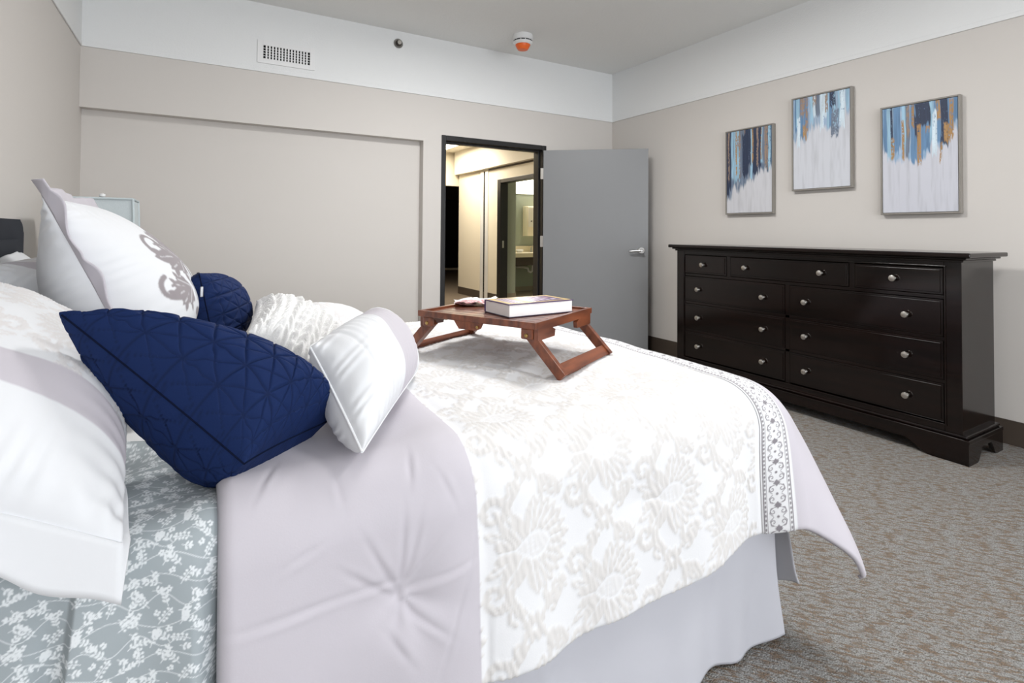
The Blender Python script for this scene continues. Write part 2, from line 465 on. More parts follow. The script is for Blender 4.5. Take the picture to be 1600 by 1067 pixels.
# bathroom door frame
f = MB()
f.box((HX - .012, 7.82, 0), (HX + .135, 7.93, 2.085), .004)
f.box((HX - .012, 6.50, 0), (HX + .135, 6.60, 2.07), .004).box((HX - .012, 6.60, 2.02), (HX + .135, 7.82, 2.085), .004)
bf = f.build('trim_2', m_black); tag(bf, 'black steel frame of the bathroom doorway in the hall', None, **S)
MB().box((HX + .03, 7.817, .93), (HX + .06, 7.82, 1.05)).build('strike_plate', m_satin, bf)
# far end of the hall
hh = MB().box((.9, HY2 + .05, 2.09), (4.49, HY2 + .17, HC)).build('wall_hall_header', m_cream); tag(hh, 'cream header across the far end of the hallway', None, **S)
tag(MB().box((.8, YB + .15, 0), (.9, 15.8, HC)).build('wall_hall_left', m_cream), 'cream left wall of the hallway', None, **S)
he = MB().box((.9, 15.6, 0), (9.6, 15.8, HC)).build('wall_hall_end', m_base); tag(he, 'far end wall of the corridor, its shade painted in dark', None, **S)  # unlit wall: its shade is painted with the dark baseboard colour
tag(MB().box((9.5, 9.62, 0), (9.6, 15.6, HC)).build('wall_corridor_right', m_cream), 'cream wall of the far corridor', None, **S)
tag(MB().box((4.5, 9.5, 0), (9.6, 9.62, HC)).build('wall_corridor_near', m_cream), 'cream near wall of the far corridor', None, **S)
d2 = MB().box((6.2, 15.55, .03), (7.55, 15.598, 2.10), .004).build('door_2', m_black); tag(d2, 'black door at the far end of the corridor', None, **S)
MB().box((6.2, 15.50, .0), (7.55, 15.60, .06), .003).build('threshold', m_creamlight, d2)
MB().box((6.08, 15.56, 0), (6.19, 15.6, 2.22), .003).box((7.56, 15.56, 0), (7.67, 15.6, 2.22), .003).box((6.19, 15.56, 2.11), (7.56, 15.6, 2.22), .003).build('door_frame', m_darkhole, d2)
# hall ceiling light
hl = thing('ceiling_light', (3.62, 8.6, HC), 'bright rectangular ceiling light panel in the hallway', 'ceiling light')
MB().box((3.30, 8.0, HC - .03), (3.94, 9.2, HC - .001), .004).build('housing', m_white_metal, hl, off=hl.location)
MB().box((3.33, 8.03, HC - .034), (3.91, 9.17, HC - .030)).build('diffuser', emit('hall_light', (1, .92, .78, 1), 6), hl, off=hl.location)
hall_lamp = area_light('hall_lamp_light', (3.62, 8.6, HC - .045), (0, 0, 0), .55, 1.1, 58, (1, .90, .74))
hl2 = thing('ceiling_light', (2.4, 6.2, HC), 'hallway ceiling light panel just beyond the doorway head', 'ceiling light')
MB().box((2.08, 5.6, HC - .03), (2.72, 6.8, HC - .001), .004).build('housing', m_white_metal, hl2, off=hl2.location)
MB().box((2.11, 5.63, HC - .034), (2.69, 6.77, HC - .030)).build('diffuser', emit('hall_light_near', (1, .92, .78, 1), 6), hl2, off=hl2.location)
area_light('hall_lamp_light', (2.4, 6.2, HC - .045), (0, 0, 0), .55, 1.1, 30, (1, .90, .74))

# bathroom
w = MB()
w.box((HX + .12, 7.95, 0), (4.75, 8.07, 2.5)).box((4.63, 8.07, 0), (4.75, 9.28, 2.5)).box((4.75, 9.25, 0), (8.0, 9.37, 2.5)).box((HX + .12, 5.4, 0), (8.0, 5.5, 2.5)).box((7.9, 5.5, 0), (8.0, 9.25, 2.5))
tag(w.build('wall_bathroom', m_green), 'pale green bathroom walls seen through the hall', None, **S)
tag(MB().box((HX + .12, 5.4, 2.5), (8.0, 9.37, 2.56)).build('ceiling_bathroom', m_creamlight), 'white bathroom ceiling', None, **S)
tag(MB().box((HX + .0, 5.4, .0), (8.0, 9.37, .004)).build('floor_bathroom', m_tile), 'tan bathroom floor', None, **S)
tag(MB().box((HX + .135, 7.942, .004), (4.758, 7.95, .145)).box((4.75, 9.242, .004), (7.9, 9.25, .10)).build('baseboard_bathroom', M('bath_base_tile', lin(160, 150, 132), .5)), 'tan tile base of the bathroom walls', None, **S)
v = thing('vanity', (5.9, 8.95, 0), 'cream bathroom vanity counter with sink and open space below', 'vanity')
m_counter = M('cream_counter', lin(240, 228, 200), .3)
MB().box((4.78, 8.62, .72), (7.6, 9.24, .80)).box((4.78, 9.2, .80), (7.6, 9.24, .92)).build('counter', m_counter, v, off=v.location)
MB().box((4.78, 8.68, .56), (7.6, 8.71, .72)).build('apron', m_base, v, off=v.location)
MB().lathe([(.0, .86), (.02, .86), (.02, .90), (.015, .95), (0, .95)], (5.82, 9.12, -.06), 'z', 14).tube([(5.82, 9.12, .86), (5.82, 9.08, .93), (5.82, 9.0, .94), (5.82, 8.97, .91)], .011).build('faucet', m_steel, v, off=v.location, smooth=True)
MB().tube([(5.78, 9.0, .70), (5.78, 9.0, .50), (5.77, 9.0, .43), (5.73, 9.0, .40), (5.68, 9.0, .42), (5.66, 9.0, .48), (5.60, 9.05, .50), (5.52, 9.2, .50)], .022).build('drain_pipe', m_white_metal, v, off=v.location, smooth=True)
MB().box((5.5, 9.15, .52), (5.75, 9.2, .66)).tube([(5.5, 9.12, .64), (5.62, 9.1, .60), (5.75, 9.12, .66)], .018).build('shutoff_valves', m_darkhole, v, off=v.location)
so = thing('soap_dish', (5.47, 9.0, .80), 'small white dish on the bathroom counter by the wall', 'dish')
MB().lathe([(0, 0), (.05, 0), (.07, .03), (.075, .05), (.06, .055), (0, .035)], (5.47, 9.0, .80), 'z', 18).build('bowl', m_white_metal, so, off=so.location, smooth=True)
so2 = thing('soap_dispenser', (5.98, 9.05, .80), 'round white container beside the bathroom faucet', 'container')
MB().lathe([(0, 0), (.05, 0), (.055, .06), (.04, .09), (0, .095)], (5.98, 9.05, .80), 'z', 18).build('body', m_white_metal, so2, off=so2.location, smooth=True)
mc = thing('medicine_cabinet', (5.95, 9.17, 1.0), 'white wall cabinet above the bathroom counter', 'cabinet')
MB().box((5.68, 9.05, 1.12), (6.35, 9.24, 1.72), .005).build('body', m_counter, mc, off=mc.location)
MB().box((5.70, 9.035, 1.30), (6.33, 9.05, 1.70), .004).build('door', m_creamlight, mc, off=mc.location)
MB().lathe([(0, 0), (.012, 0), (.012, .02), (0, .02)], (5.76, 9.035, 1.42), seg=10, mat3=(Vector((1, 0, 0)), Vector((0, 0, 1)), Vector((0, -1, 0)))).build('knob', m_darkhole, mc, off=mc.location)
vl = thing('vanity_light', (6.0, 9.18, 2.1), 'bright box light above the bathroom cabinet', 'wall light')
MB().box((5.40, 9.20, 1.97), (6.8, 9.249, 2.27)).build('backplate', m_white_metal, vl, off=vl.location)
MB().box((5.42, 9.08, 1.98), (6.78, 9.20, 2.26), .01).build('diffuser', emit('bath_light', (1, .95, .84, 1), 3.0), vl, off=vl.location)
area_light('vanity_lamp_light', (6.0, 9.06, 2.1), (math.radians(-75), 0, 0), 1.2, .25, 60, (1, .95, .86))

# ------------------------------------------------------------------ vent, sprinkler, smoke detector
vt = thing('air_vent', (.59, YB - .005, 2.60), 'white slotted air vent high on the doorway wall', 'vent')
def vbox(b, x0, x1, z0, z1, y0, y1, bev=.001): return b.box((x0, YB - .005 - y1, z0), (x1, YB - .005 - y0, z1), bev)
b = MB(); X0, X1, Z0, Z1 = .378, .806, 2.508, 2.690; x0, x1, z0, z1 = .420, .768, 2.546, 2.650
vbox(b, X0, x0, Z0, Z1, 0, .010); vbox(b, x1, X1, Z0, Z1, 0, .010); vbox(b, x0, x1, Z0, z0, 0, .010); vbox(b, x0, x1, z1, Z1, 0, .010)
b.build('frame', m_white_metal, vt, off=vt.location)
vbox(MB(), x0, x1, z0, z1, .0002, .0012, 0).build('duct_opening', m_darkhole, vt, off=vt.location)
for k in range(14):
    xx = x0 + (x1 - x0) * (k + 1) / 15
    vbox(MB(), xx - .0062, xx + .0062, z0, z1, .003, .009, 0).build('blade', m_white_metal, vt, off=vt.location)
for k in range(4):
    zz = z0 + (z1 - z0) * (k + 1) / 5
    vbox(MB(), x0, x1, zz - .002, zz + .002, .0014, .003, 0).build('cross_bar', m_white_metal, vt, off=vt.location)

sp = thing('sprinkler_head', (1.514, YB - .005, 2.868), 'small round metal sprinkler head high on the doorway wall', 'sprinkler')
ny = (Vector((1, 0, 0)), Vector((0, 0, 1)), Vector((0, -1, 0)))
MB().lathe([(.0, 0), (.040, 0), (.043, .004), (.040, .010), (.030, .006), (.028, .003), (0, .003)], (1.514, YB - .005, 2.868), seg=28, mat3=ny).build('escutcheon', M('grey_ring', lin(150, 148, 144), .4, .6), sp, off=sp.location, smooth=True)
MB().lathe([(.0, 0), (.027, .004), (.027, .006), (0, .006)], (1.514, YB - .005, 2.868), seg=24, mat3=ny).build('cup', M('dark_cup', lin(70, 64, 60), .5, .5), sp, off=sp.location)
MB().lathe([(.0, .006), (.010, .006), (.010, .030), (.018, .034), (.018, .037), (0, .037)], (1.514, YB - .005, 2.868), seg=16, mat3=ny).build('deflector', m_satin, sp, off=sp.location, smooth=True)

sd = thing('smoke_detector', (2.513, 4.104, ZC), 'white ceiling smoke detector wearing an orange dust cap', 'smoke detector')
nz_ = (Vector((1, 0, 0)), Vector((0, 1, 0)), Vector((0, 0, -1)))
MB().lathe([(0, 0.0005), (.088, .0005), (.092, .012), (.090, .048), (.080, .055), (0, .055)], sd.location, seg=40, mat3=nz_).build('base', m_white_metal, sd, off=sd.location, smooth=True)
for k in range(12):
    a0 = 2 * math.pi * k / 12
    c = Vector(sd.location) + Vector((math.cos(a0) * .0795, math.sin(a0) * .0795, -.060))
    MB().obox(c, (math.cos(a0), math.sin(a0), 0), (-math.sin(a0), math.cos(a0), 0), (0, 0, 1), .006, .016, .005).build('sensor_slot', m_darkhole, sd, off=sd.location)
MB().lathe([(0, .055), (.079, .055), (.079, .065), (.090, .066), (.088, .075), (.074, .09), (0, .09)], sd.location, seg=40, mat3=nz_).build('head', m_white_metal, sd, off=sd.location, smooth=True)
MB().lathe([(0, .088), (.067, .088), (.067, .094), (.056, .118), (.045, .134), (.030, .137), (0, .137)], sd.location, seg=40, mat3=nz_).build('dust_cap', M('orange_plastic', lin(240, 105, 30), .4), sd, off=sd.location, smooth=True)

# ------------------------------------------------------------------ dresser
m_esp = M('espresso_wood', lin(11, 7, 6), .13, spec=.38, var=(7, .7, lin(26, 14, 11), (1, .35, 6)), bump=(40, .03, .001, (1, .2, 5)))
D = thing('dresser', (3.65, 2.18, 0), 'wide espresso wood dresser with nine drawers against the wall', 'dresser')
DO = D.location
BX0, BX1, BY0, BY1 = 3.455, 3.875, 1.222, 3.150
b = MB()
b.box((BX0 + .02, BY0 + .002, .14), (BX1, BY0 + .03, 1.052), .002).box((BX0 + .02, BY1 - .03, .14), (BX1, BY1 - .002, 1.052), .002)
b.box((BX1 - .02, BY0 + .03, .14), (BX1 - .005, BY1 - .03, 1.052))
b.box((BX0 + .03, BY0 + .03, .14), (BX1 - .02, BY1 - .03, .16))
b.build('carcass', m_esp, D, off=DO)
b = MB()
ST = .078
b.box((BX0, BY0, .145), (BX0 + .022, BY0 + ST, 1.052), .003).box((BX0, BY1 - ST, .145), (BX0 + .022, BY1, 1.052), .003)
b.box((BX0, BY0 + ST, 1.024), (BX0 + .022, BY1 - ST, 1.052), .002).box((BX0, BY0 + ST, .145), (BX0 + .022, BY1 - ST, .180), .002)
rows = [(.866, 1.020), (.640, .848), (.412, .626), (.186, .398)]
for z in (.857, .633, .405): b.box((BX0 + .006, BY0 + ST, z - .010), (BX0 + .022, BY1 - ST, z + .010), .002)
YM = (BY0 + BY1) / 2
b.box((BX0 + .006, YM - .016, .18), (BX0 + .022, YM + .016, .848), .002)
SPL = (1.770, 2.652)
for y in SPL: b.box((BX0 + .006, y - .016, .866), (BX0 + .022, y + .016, 1.024), .002)
b.box((BX0 - .006, BY0 + ST - .012, .176), (BX0 + .004, BY1 - ST + .012, .184), .002).box((BX0 - .006, BY0 + ST - .012, 1.020), (BX0 + .004, BY1 - ST + .012, 1.028), .002)
b.box((BX0 - .006, BY0 + ST - .010, .180), (BX0 + .004, BY0 + ST - .002, 1.024), .002).box((BX0 - .006, BY1 - ST + .002, .180), (BX0 + .004, BY1 - ST + .010, 1.024), .002)
b.build('face_frame', m_esp, D, off=DO)
def drawer(y0, y1, z0, z1, knobs):
    g = .004
    mb = MB().box((BX0 + .003, y0 + g, z0 + g), (BX0 + .021, y1 - g, z1 - g), .003)
    mb.box((BX0 - .001, y0 + g + .012, z0 + g + .012), (BX0 + .004, y1 - g - .012, z1 - g - .012), .002)
    dr = mb.build('drawer', m_esp, D, off=DO)
    MB().box((BX0 + .022, y0 + .02, z0 + .02), (BX1 - .03, y1 - .02, z1 - .03)).build('drawer_box', m_esp, dr, off=DO)
    nx = (Vector((0, 1, 0)), Vector((0, 0, 1)), Vector((-1, 0, 0)))
    for ky in knobs:
        MB().lathe([(0, 0), (.010, 0), (.0085, .004), (.0075, .012), (.010, .016), (.0165, .020), (.0185, .026), (.0165, .031), (.009, .034), (0, .035)], (BX0 - .001, ky, (z0 + z1) / 2), seg=20, mat3=nx).build('knob', m_satin, dr, off=DO, smooth=True)
z0, z1 = rows[0]
drawer(BY0 + ST, SPL[0] - .014, z0, z1, [1.536]); drawer(SPL[0] + .014, SPL[1] - .014, z0, z1, [1.952, 2.50]); drawer(SPL[1] + .014, BY1 - ST, z0, z1, [2.880])
for z0, z1 in rows[1:]:
    drawer(BY0 + ST, YM - .014, z0, z1, [1.475, 2.055]); drawer(YM + .014, BY1 - ST, z0, z1, [2.360, 2.925])
# top with stepped crown moulding
b = MB()
b.box((BX0 - .012, BY0 - .012, 1.048), (BX1, BY1 + .012, 1.062), .004)
b.box((BX0 - .030, BY0 - .030, 1.062), (BX1 + .01, BY1 + .030, 1.074), .005)
b.box((BX0 - .055, BY0 - .056, 1.074), (BX1 + .025, BY1 + .050, 1.099), .007, 3)
b.build('top', m_esp, D, off=DO)
# base moulding, apron with bracket feet
b = MB()
b.box((BX0 - .022, BY0 - .034, .108), (BX1 + .005, BY1 + .034, .130), .004).box((BX0 - .012, BY0 - .022, .130), (BX1 + .002, BY1 + .022, .148), .008, 3)
b.build('base_moulding', m_esp, D, off=DO)
def apron(p0, p1, nrm, foot, rise=.062):
    """board from p0 to p1 with curved bracket feet at both ends"""
    p0 = Vector(p0); p1 = Vector(p1); L = (p1 - p0).length; d = (p1 - p0).normalized()
    prof = [(0, 0), (foot * .55, 0)]
    for k in range(7):
        t = k / 6; prof.append((foot * (.55 + .45 * t), rise * (t * t * (3 - 2 * t))))
    pts = prof + [(L - x, z) for x, z in reversed(prof)] + [(L, .110), (0, .110)]
    return [p0 + d * x + Vector((0, 0, z)) for x, z in pts]
ax0, ay0, ax1, ay1 = BX0 - .02, BY0 - .032, BX1, BY1 + .032
MB().prism(apron((ax0, ay0, 0), (ax0, ay1, 0), None, .30), (.022, 0, 0)).build('front_apron', m_esp, D, off=DO)
MB().prism(apron((ax0 + .022, ay0, 0), (ax1, ay0, 0), None, .16, .075), (0, .022, 0)).build('side_apron', m_esp, D, off=DO)
MB().prism(apron((ax0 + .022, ay1 - .022, 0), (ax1, ay1 - .022, 0), None, .16, .075), (0, .022, 0)).build('side_apron', m_esp, D, off=DO)

# ------------------------------------------------------------------ three abstract canvases
m_paint = M('acrylic_paint', (1, 1, 1, 1), .55, attr=('col', None), bump=(160, .25, .002, (1, 3, .6)))
m_pframe = M('grey_painted_frame', lin(138, 133, 126), .5)
def canvas_colours(W, Hh, nx, ny, seed, pal, edge, white):
    r = np.random.default_rng(seed)
    x = np.linspace(0, 1, nx)[:, None] * np.ones((1, ny)); y = np.linspace(0, 1, ny)[None, :] * np.ones((nx, 1))   # y=0 top
    wx = x + .012 * (vnoise(x * 5, y * 7, seed + 1) - .5) + .004 * (vnoise(x * 60, y * 14, seed + 2) - .5)
    img = np.zeros((nx, ny, 3)); img[:] = np.array(lin(*white)[:3])
    g = vnoise(x * 22, y * 3, seed + 3) * .6 + vnoise(x * 60, y * 9, seed + 4) * .4
    img *= (1 - .16 * np.clip(g - .45, 0, 1) * 2)[..., None]
    base = np.interp(x, [e[0] for e in edge], [e[1] for e in edge])
    lim = base + .10 * (vnoise(wx * 26, y * 0 + 3, seed + 5) - .5) + .07 * (vnoise(wx * 60, y * 0 + 9, seed + 6) - .5)
    fade = np.clip((lim - y) / (.03 + .05 * vnoise(wx * 40, y * 0 + 2, seed + 8)), 0, 1)
    fade *= np.clip(.75 + 1.2 * (vnoise(wx * 70, y * 14, seed + 7) - .22), 0, 1)
    # ground wash of soft blue, then streaks
    wash = np.array(lin(*pal['wash'])[:3]) * (.8 + .4 * vnoise(wx * 30, y * 4, seed + 9))[..., None]
    img = img * (1 - fade[..., None] * .85) + wash * fade[..., None] * .85
    for (c, cx, w, y0, y1, rough) in pal['streaks']:
        cc = np.array(lin(*c)[:3]) * (.82 + .36 * vnoise(wx * 55, y * 8, seed + int(cx * 997)))[..., None]
        wob = .25 * w * (vnoise(y * 6 + cx * 50, x * 0 + cx * 13, seed + 12) - .5)
        m = np.clip((w / 2 - np.abs(wx - cx - wob)) / .008 + .5, 0, 1)
        yy = y1 + .07 * (vnoise(wx * 70, y * 0 + 4, seed + 13) - .5)
        m *= np.clip((yy - y) / .025, 0, 1) * np.clip((y - y0 + .04 * (vnoise(wx * 60, y * 0, seed + 21) - .5)) / .02 + (1 if y0 <= 0 else 0), 0, 1)
        m *= np.clip((vnoise(wx * 120, y * 70, seed + 14) * .6 + vnoise(wx * 60, y * 20, seed + 15) * .4 - rough) / .2 + .5, 0, 1)
        img = img * (1 - m[..., None]) + cc * m[..., None]
    return np.clip(img, 0, 1)
NAVY, BLUE, SKY, TAN, GOLD, TEAL, PALE, SLATE = (40, 52, 78), (96, 132, 168), (150, 186, 208), (150, 128, 112), (170, 132, 84), (72, 98, 122), (205, 220, 230), (108, 120, 138)
def streakset(seed, n, cols, y1a, y1b, wa, wb_, edge=None):
    r = np.random.default_rng(seed); o = []
    for k in range(n):
        cx = (k + r.uniform(.1, .9)) / n; c = cols[r.integers(len(cols))]
        y1 = r.uniform(y1a, y1b)
        if edge is not None: y1 *= np.interp(cx, [e[0] for e in edge], [e[1] for e in edge])
        o.append((c, cx, r.uniform(wa, wb_), 0, y1, .0 if c not in (TAN, GOLD) else .36))
    return o
e1 = [(0, .86), (.10, .84), (.15, .74), (.3, .74), (.45, .66), (.6, .60), (.75, .56), (.9, .54), (1, .48)]
e2 = [(0, .50), (.1, .40), (.2, .50), (.3, .38), (.45, .34), (.55, .32), (.62, .40), (.72, .50), (.82, .42), (.9, .22), (1, .30)]
e3 = [(0, .40), (.08, .50), (.2, .54), (.35, .52), (.5, .58), (.62, .52), (.68, .36), (.78, .46), (.88, .42), (1, .26)]
P1 = dict(wash=(66, 94, 124), streaks=streakset(3, 17, [NAVY, NAVY, TEAL, BLUE, SKY, SLATE], .75, 1.0, .04, .09, e1) + streakset(8, 8, [TAN, TAN, GOLD], .6, .98, .018, .045, e1) + [(NAVY, .50, .10, 0, .45, .2), (NAVY, .40, .08, .05, .55, .2), (TAN, .29, .07, .05, .22, .4), (TAN, .88, .06, 0, .50, .35), (SKY, .95, .05, 0, .5, .3)])
P2 = dict(wash=(138, 164, 192), streaks=streakset(5, 14, [BLUE, SKY, SLATE, PALE, SKY, PALE], .7, 1.0, .04, .09, e2) + [(TAN, .17, .09, 0, .22, .38), (GOLD, .21, .07, .30, .46, .30), (TAN, .25, .05, 0, .40, .4), (TAN, .40, .07, 0, .12, .4), (PALE, .52, .06, 0, .40, .2), (NAVY, .71, .10, 0, .17, .3), (SLATE, .75, .13, .17, .48, .35), (TAN, .60, .05, 0, .2, .4), (PALE, .88, .09, 0, .4, .25), (PALE, .10, .06, .2, .55, .25)])
P3 = dict(wash=(126, 162, 194), streaks=streakset(9, 15, [BLUE, SKY, SKY, TEAL, SLATE, BLUE], .75, 1.0, .04, .10, e3) + [(NAVY, .13, .035, 0, .40, .25), (GOLD, .14, .05, .28, .50, .35), (GOLD, .29, .035, .12, .53, .38), (TAN, .36, .04, 0, .30, .4), (GOLD, .43, .035, 0, .22, .4), (NAVY, .55, .19, 0, .22, .12), (NAVY, .48, .06, .1, .34, .15), (GOLD, .51, .055, .18, .56, .3), (GOLD, .62, .05, .20, .28, .35), (PALE, .71, .06, .08, .5, .25), (GOLD, .76, .05, 0, .16, .35), (NAVY, .83, .09, 0, .42, .2), (GOLD, .87, .09, .20, .40, .3), (GOLD, .92, .05, 0, .36, .38), (GOLD, .79, .03, .38, .55, .35)])
def painting(y0, y1, z0, z1, spec, edge, seed, white, label):
    t = thing('painting', (XR - .02, (y0 + y1) / 2, z0), label, 'painting', 'abstract canvases above the dresser')
    dpt, w = .036, .010; xo, xi = XR - .002 - dpt, XR - .002
    b = MB()
    b.box((xo, y0, z0), (xi, y0 + w, z1), .001).box((xo, y1 - w, z0), (xi, y1, z1), .001).box((xo, y0 + w, z0), (xi, y1 - w, z0 + w), .001).box((xo, y0 + w, z1 - w), (xi, y1 - w, z1), .001)
    b.build('frame', m_pframe, t, off=t.location)
    nx, ny = 210, 340
    colr = canvas_colours(y1 - y0, z1 - z0, nx, ny, seed, spec, edge, white)
    yy = np.linspace(y1 - w - .003, y0 + w + .003, nx)[:, None] * np.ones((1, ny)); zz = np.linspace(z1 - w - .003, z0 + w + .003, ny)[None, :] * np.ones((nx, 1))
    xx = np.full_like(yy, xo + .004) - .0012 * colr.mean(-1)
    V = np.stack([xx, yy, zz], -1).reshape(-1, 3) - np.array(t.location)
    quads_mesh('painted_canvas', V, grid_quads(nx, ny), m_paint, t, attrs={'col': colr.reshape(-1, 3)})
    MB().box((xo + .008, y0 + w + .002, z0 + w + .002), (xi - .002, y1 - w - .002, z1 - w - .002)).build('stretcher', m_pframe, t, off=t.location)
painting(2.628, 3.078, 1.358, 2.085, P1, e1, 11, (206, 206, 211), 'canvas with dark navy and bronze drips, nearest the door')
painting(2.028, 2.472, 1.525, 2.246, P2, e2, 31, (206, 208, 215), 'highest hung canvas, pale blue and slate drips over white')
painting(1.405, 1.845, 1.326, 2.050, P3, e3, 51, (204, 205, 214), 'canvas with navy, sky blue and gold drips, farthest from the door')

# ------------------------------------------------------------------ bed: frame, mattress
BEDX0, BEDX1, BEDY0, BEDY1, ZT = -.52, 1.48, 1.0, 2.5, .77
m_velvet = M('navy_velvet', lin(10, 18, 32), .9, spec=.2, sheen=.08, bump=(200, .1, .001))
bed = thing('bed', (.48, 1.75, 0), 'queen bed with dark navy upholstered headboard', 'bed')
hb = MB(); hy0, hy1, hz1 = .93, 2.57, 1.222
def round_rect(x, y0, y1, z0, z1, r):
    p = [(x, y0, z0)]
    p += [(x, y0 + r - r * math.cos(a), z1 - r + r * math.sin(a)) for a in [math.pi / 2 * k / 6 for k in range(7)]]
    p += [(x, y1 - r + r * math.sin(a), z1 - r + r * math.cos(a)) for a in [math.pi / 2 * k / 6 for k in range(7)]]
    return p + [(x, y1, z0)]
hb.prism(round_rect(-.635, hy0, hy1, .12, hz1, .05), (.09, 0, 0))
es = [e for e in hb.bm.edges]; bmesh.ops.bevel(hb.bm, geom=es, offset=.010, segments=2, affect='EDGES', clamp_overlap=True)
hbo = hb.build('headboard', m_velvet, bed, off=bed.location, smooth=True)
MB().prism(round_rect(-.546, hy0 + .07, hy1 - .07, .2, hz1 - .07, .04), (.012, 0, 0)).build('inset_panel', m_velvet, hbo, off=bed.location)
MB().box((BEDX0, BEDY0 + .02, .20), (BEDX1 - .02, BEDY1 - .02, .42), .02).build('box_spring', M('box_spring_ticking', lin(200, 200, 200), .9), bed, off=bed.location)
for x in (-.45, 1.38):
    for y in (1.1, 2.4): MB().lathe([(0, 0), (.022, 0), (.03, .20), (0, .20)], (x, y, 0), 'z', 14).build('leg', m_black, bed, off=bed.location)
mt = thing('mattress', (.48, 1.75, .42), 'thick mattress under the bedding', 'mattress')
MB().box((BEDX0 + .01, BEDY0 + .03, .42), (BEDX1 - .02, BEDY1 - .03, .705), .045, 4).build('body', M('mattress_ticking', lin(235, 235, 235), .9), mt, off=mt.location, smooth=True)
MB().tube([(BEDX0 + .03, BEDY0 + .033, .66), (BEDX1 - .06, BEDY0 + .033, .66)], .006).build('piping', m_white_metal, mt, off=mt.location)

# ------------------------------------------------------------------ motifs
def damask():
    c = Canvas(.34, .46, .002)
    def medallion(cx, cy, s):
        for a in (90, 62, 118, 36, 144, 12, 168): c.petal(cx, cy - .02 * s, math.radians(a), .125 * s * (1 - .12 * abs(a - 90) / 90), .040 * s)
        for a in (-30, -55, -80, -100, -125, -150): c.petal(cx, cy - .015 * s, math.radians(a), .095 * s, .032 * s)
        for a in (90, 62, 118, 36, 144, 12, 168, -40, -90, -140):      # veins
            c.stroke([(cx, cy - .02 * s), (cx + .10 * s * math.cos(math.radians(a)), cy - .02 * s + .10 * s * math.sin(math.radians(a)))], .004, .002, 0.0)
        for a in (76, 104, 49, 131, 24, 156, -42, -67, -113, -138):
            c.petal(cx + .045 * s * math.cos(math.radians(a)), cy - .02 * s + .045 * s * math.sin(math.radians(a)), math.radians(a), .075 * s, .020 * s)
            c.petal(cx + .055 * s * math.cos(math.radians(a)), cy - .02 * s + .055 * s * math.sin(math.radians(a)), math.radians(a), .05 * s, .008 * s, .2)
        c.petal(cx, cy - .055 * s, math.radians(90), .105 * s, .062 * s, 0.0); c.petal(cx, cy - .047 * s, math.radians(90), .09 * s, .046 * s, .45)
        for k in range(7): c.disc(cx + .012 * s * ((k % 3) - 1), cy - .02 * s + .013 * s * (k // 3), .0042 * s, 0.0)
        for sg in (-1, 1):
            c.spiral(cx + sg * .085 * s, cy - .105 * s, .036 * s, math.pi / 2 if sg > 0 else math.pi / 2, -sg * 1.15, .020 * s, .007 * s)
            c.spiral(cx + sg * .112 * s, cy + .052 * s, .030 * s, -math.pi / 2, sg * 1.1, .017 * s, .006 * s)
            for k in range(5): c.petal(cx + sg * (.05 + .018 * k) * s, cy - (.085 - .006 * k) * s, math.radians(90 + sg * (-100 + 18 * k)), .036 * s, .016 * s)
            for k in range(4): c.petal(cx + sg * (.075 + .014 * k) * s, cy + (.085 - .02 * k) * s, math.radians(90 - sg * (20 + 22 * k)), .034 * s, .015 * s)
    for (mx, my) in ((.085, .115), (.255, .345)): medallion(mx, my, 1.0)
    for (mx, my) in ((.255, .10), (.085, .33)):                        # smaller fillers and ogee vines
        for a in range(0, 360, 45): c.petal(mx, my, math.radians(a + 22), .034, .016)
        c.disc(mx, my, .007, 0.0)
        for sg in (-1, 1):
            pts = [(mx + sg * (.012 + .045 * math.sin(t * 2.2)), my + .02 + .085 * t) for t in np.linspace(0, 1, 9)]
            c.stroke(pts, .011, .006)
            pts = [(mx + sg * (.012 + .045 * math.sin(t * 2.2)), my - .02 - .075 * t) for t in np.linspace(0, 1, 9)]
            c.stroke(pts, .011, .006)
            c.spiral(mx + sg * .038, my + .052, .022, math.pi, -sg * 1.0, .011, .005); c.spiral(mx + sg * .038, my - .045, .02, math.pi, sg * 1.0, .011, .005)
    return c
DAM = damask()

def leafprint():
    c = Canvas(.20, .20, .001); r = random.Random(5)
    def sprig(x, y, a, n, step, kind):
        pts = [(x, y)]
        for k in range(n):
            a += r.uniform(-.28, .28); x += step * math.cos(a); y += step * math.sin(a); pts.append((x, y))
            for sg in (-1, 1):
                if kind == 0: c.petal(x, y, a + sg * r.uniform(.7, 1.1), r.uniform(.008, .012), .0048)
                else:
                    bx, by = x + .006 * math.cos(a + sg * 1.1), y + .006 * math.sin(a + sg * 1.1)
                    c.stroke([(x, y), (bx, by)], .0013, .0013); c.disc(bx, by, .0027)
        c.stroke(pts, .0016, .0013); c.petal(x, y, a, .010, .005)
    def flower(x, y):
        for k in range(5): c.petal(x, y, k * 1.257 + r.random(), .0075, .0052)
        c.disc(x, y, .0016, 0.0)
    g = 5
    for i in range(g):
        for j in range(g):
            x, y = (i + .5 * (j % 2) + r.uniform(-.12, .12)) * .2 / g, (j + r.uniform(-.12, .12)) * .2 / g
            sprig(x, y, r.choice((.5, .9, 2.2, 2.6, 1.5)) + r.uniform(-.2, .2), 4, .0078, (i + j) % 3 == 0)
            if (i * 3 + j) % 2: flower(x + .018 + r.uniform(-.003, .003), y - .012)
            else: sprig(x + .02, y - .010, r.uniform(-1, 0), 2, .007, 0)
    for k in range(5):
        y0 = k * .04 + .01
        c.stroke([(.2 * t, y0 + .014 * math.sin(2 * math.pi * t * (1 + k % 2) + k * 1.7)) for t in np.linspace(0, 1, 40)], .0014, .0014)
    return c
LEAF = leafprint()

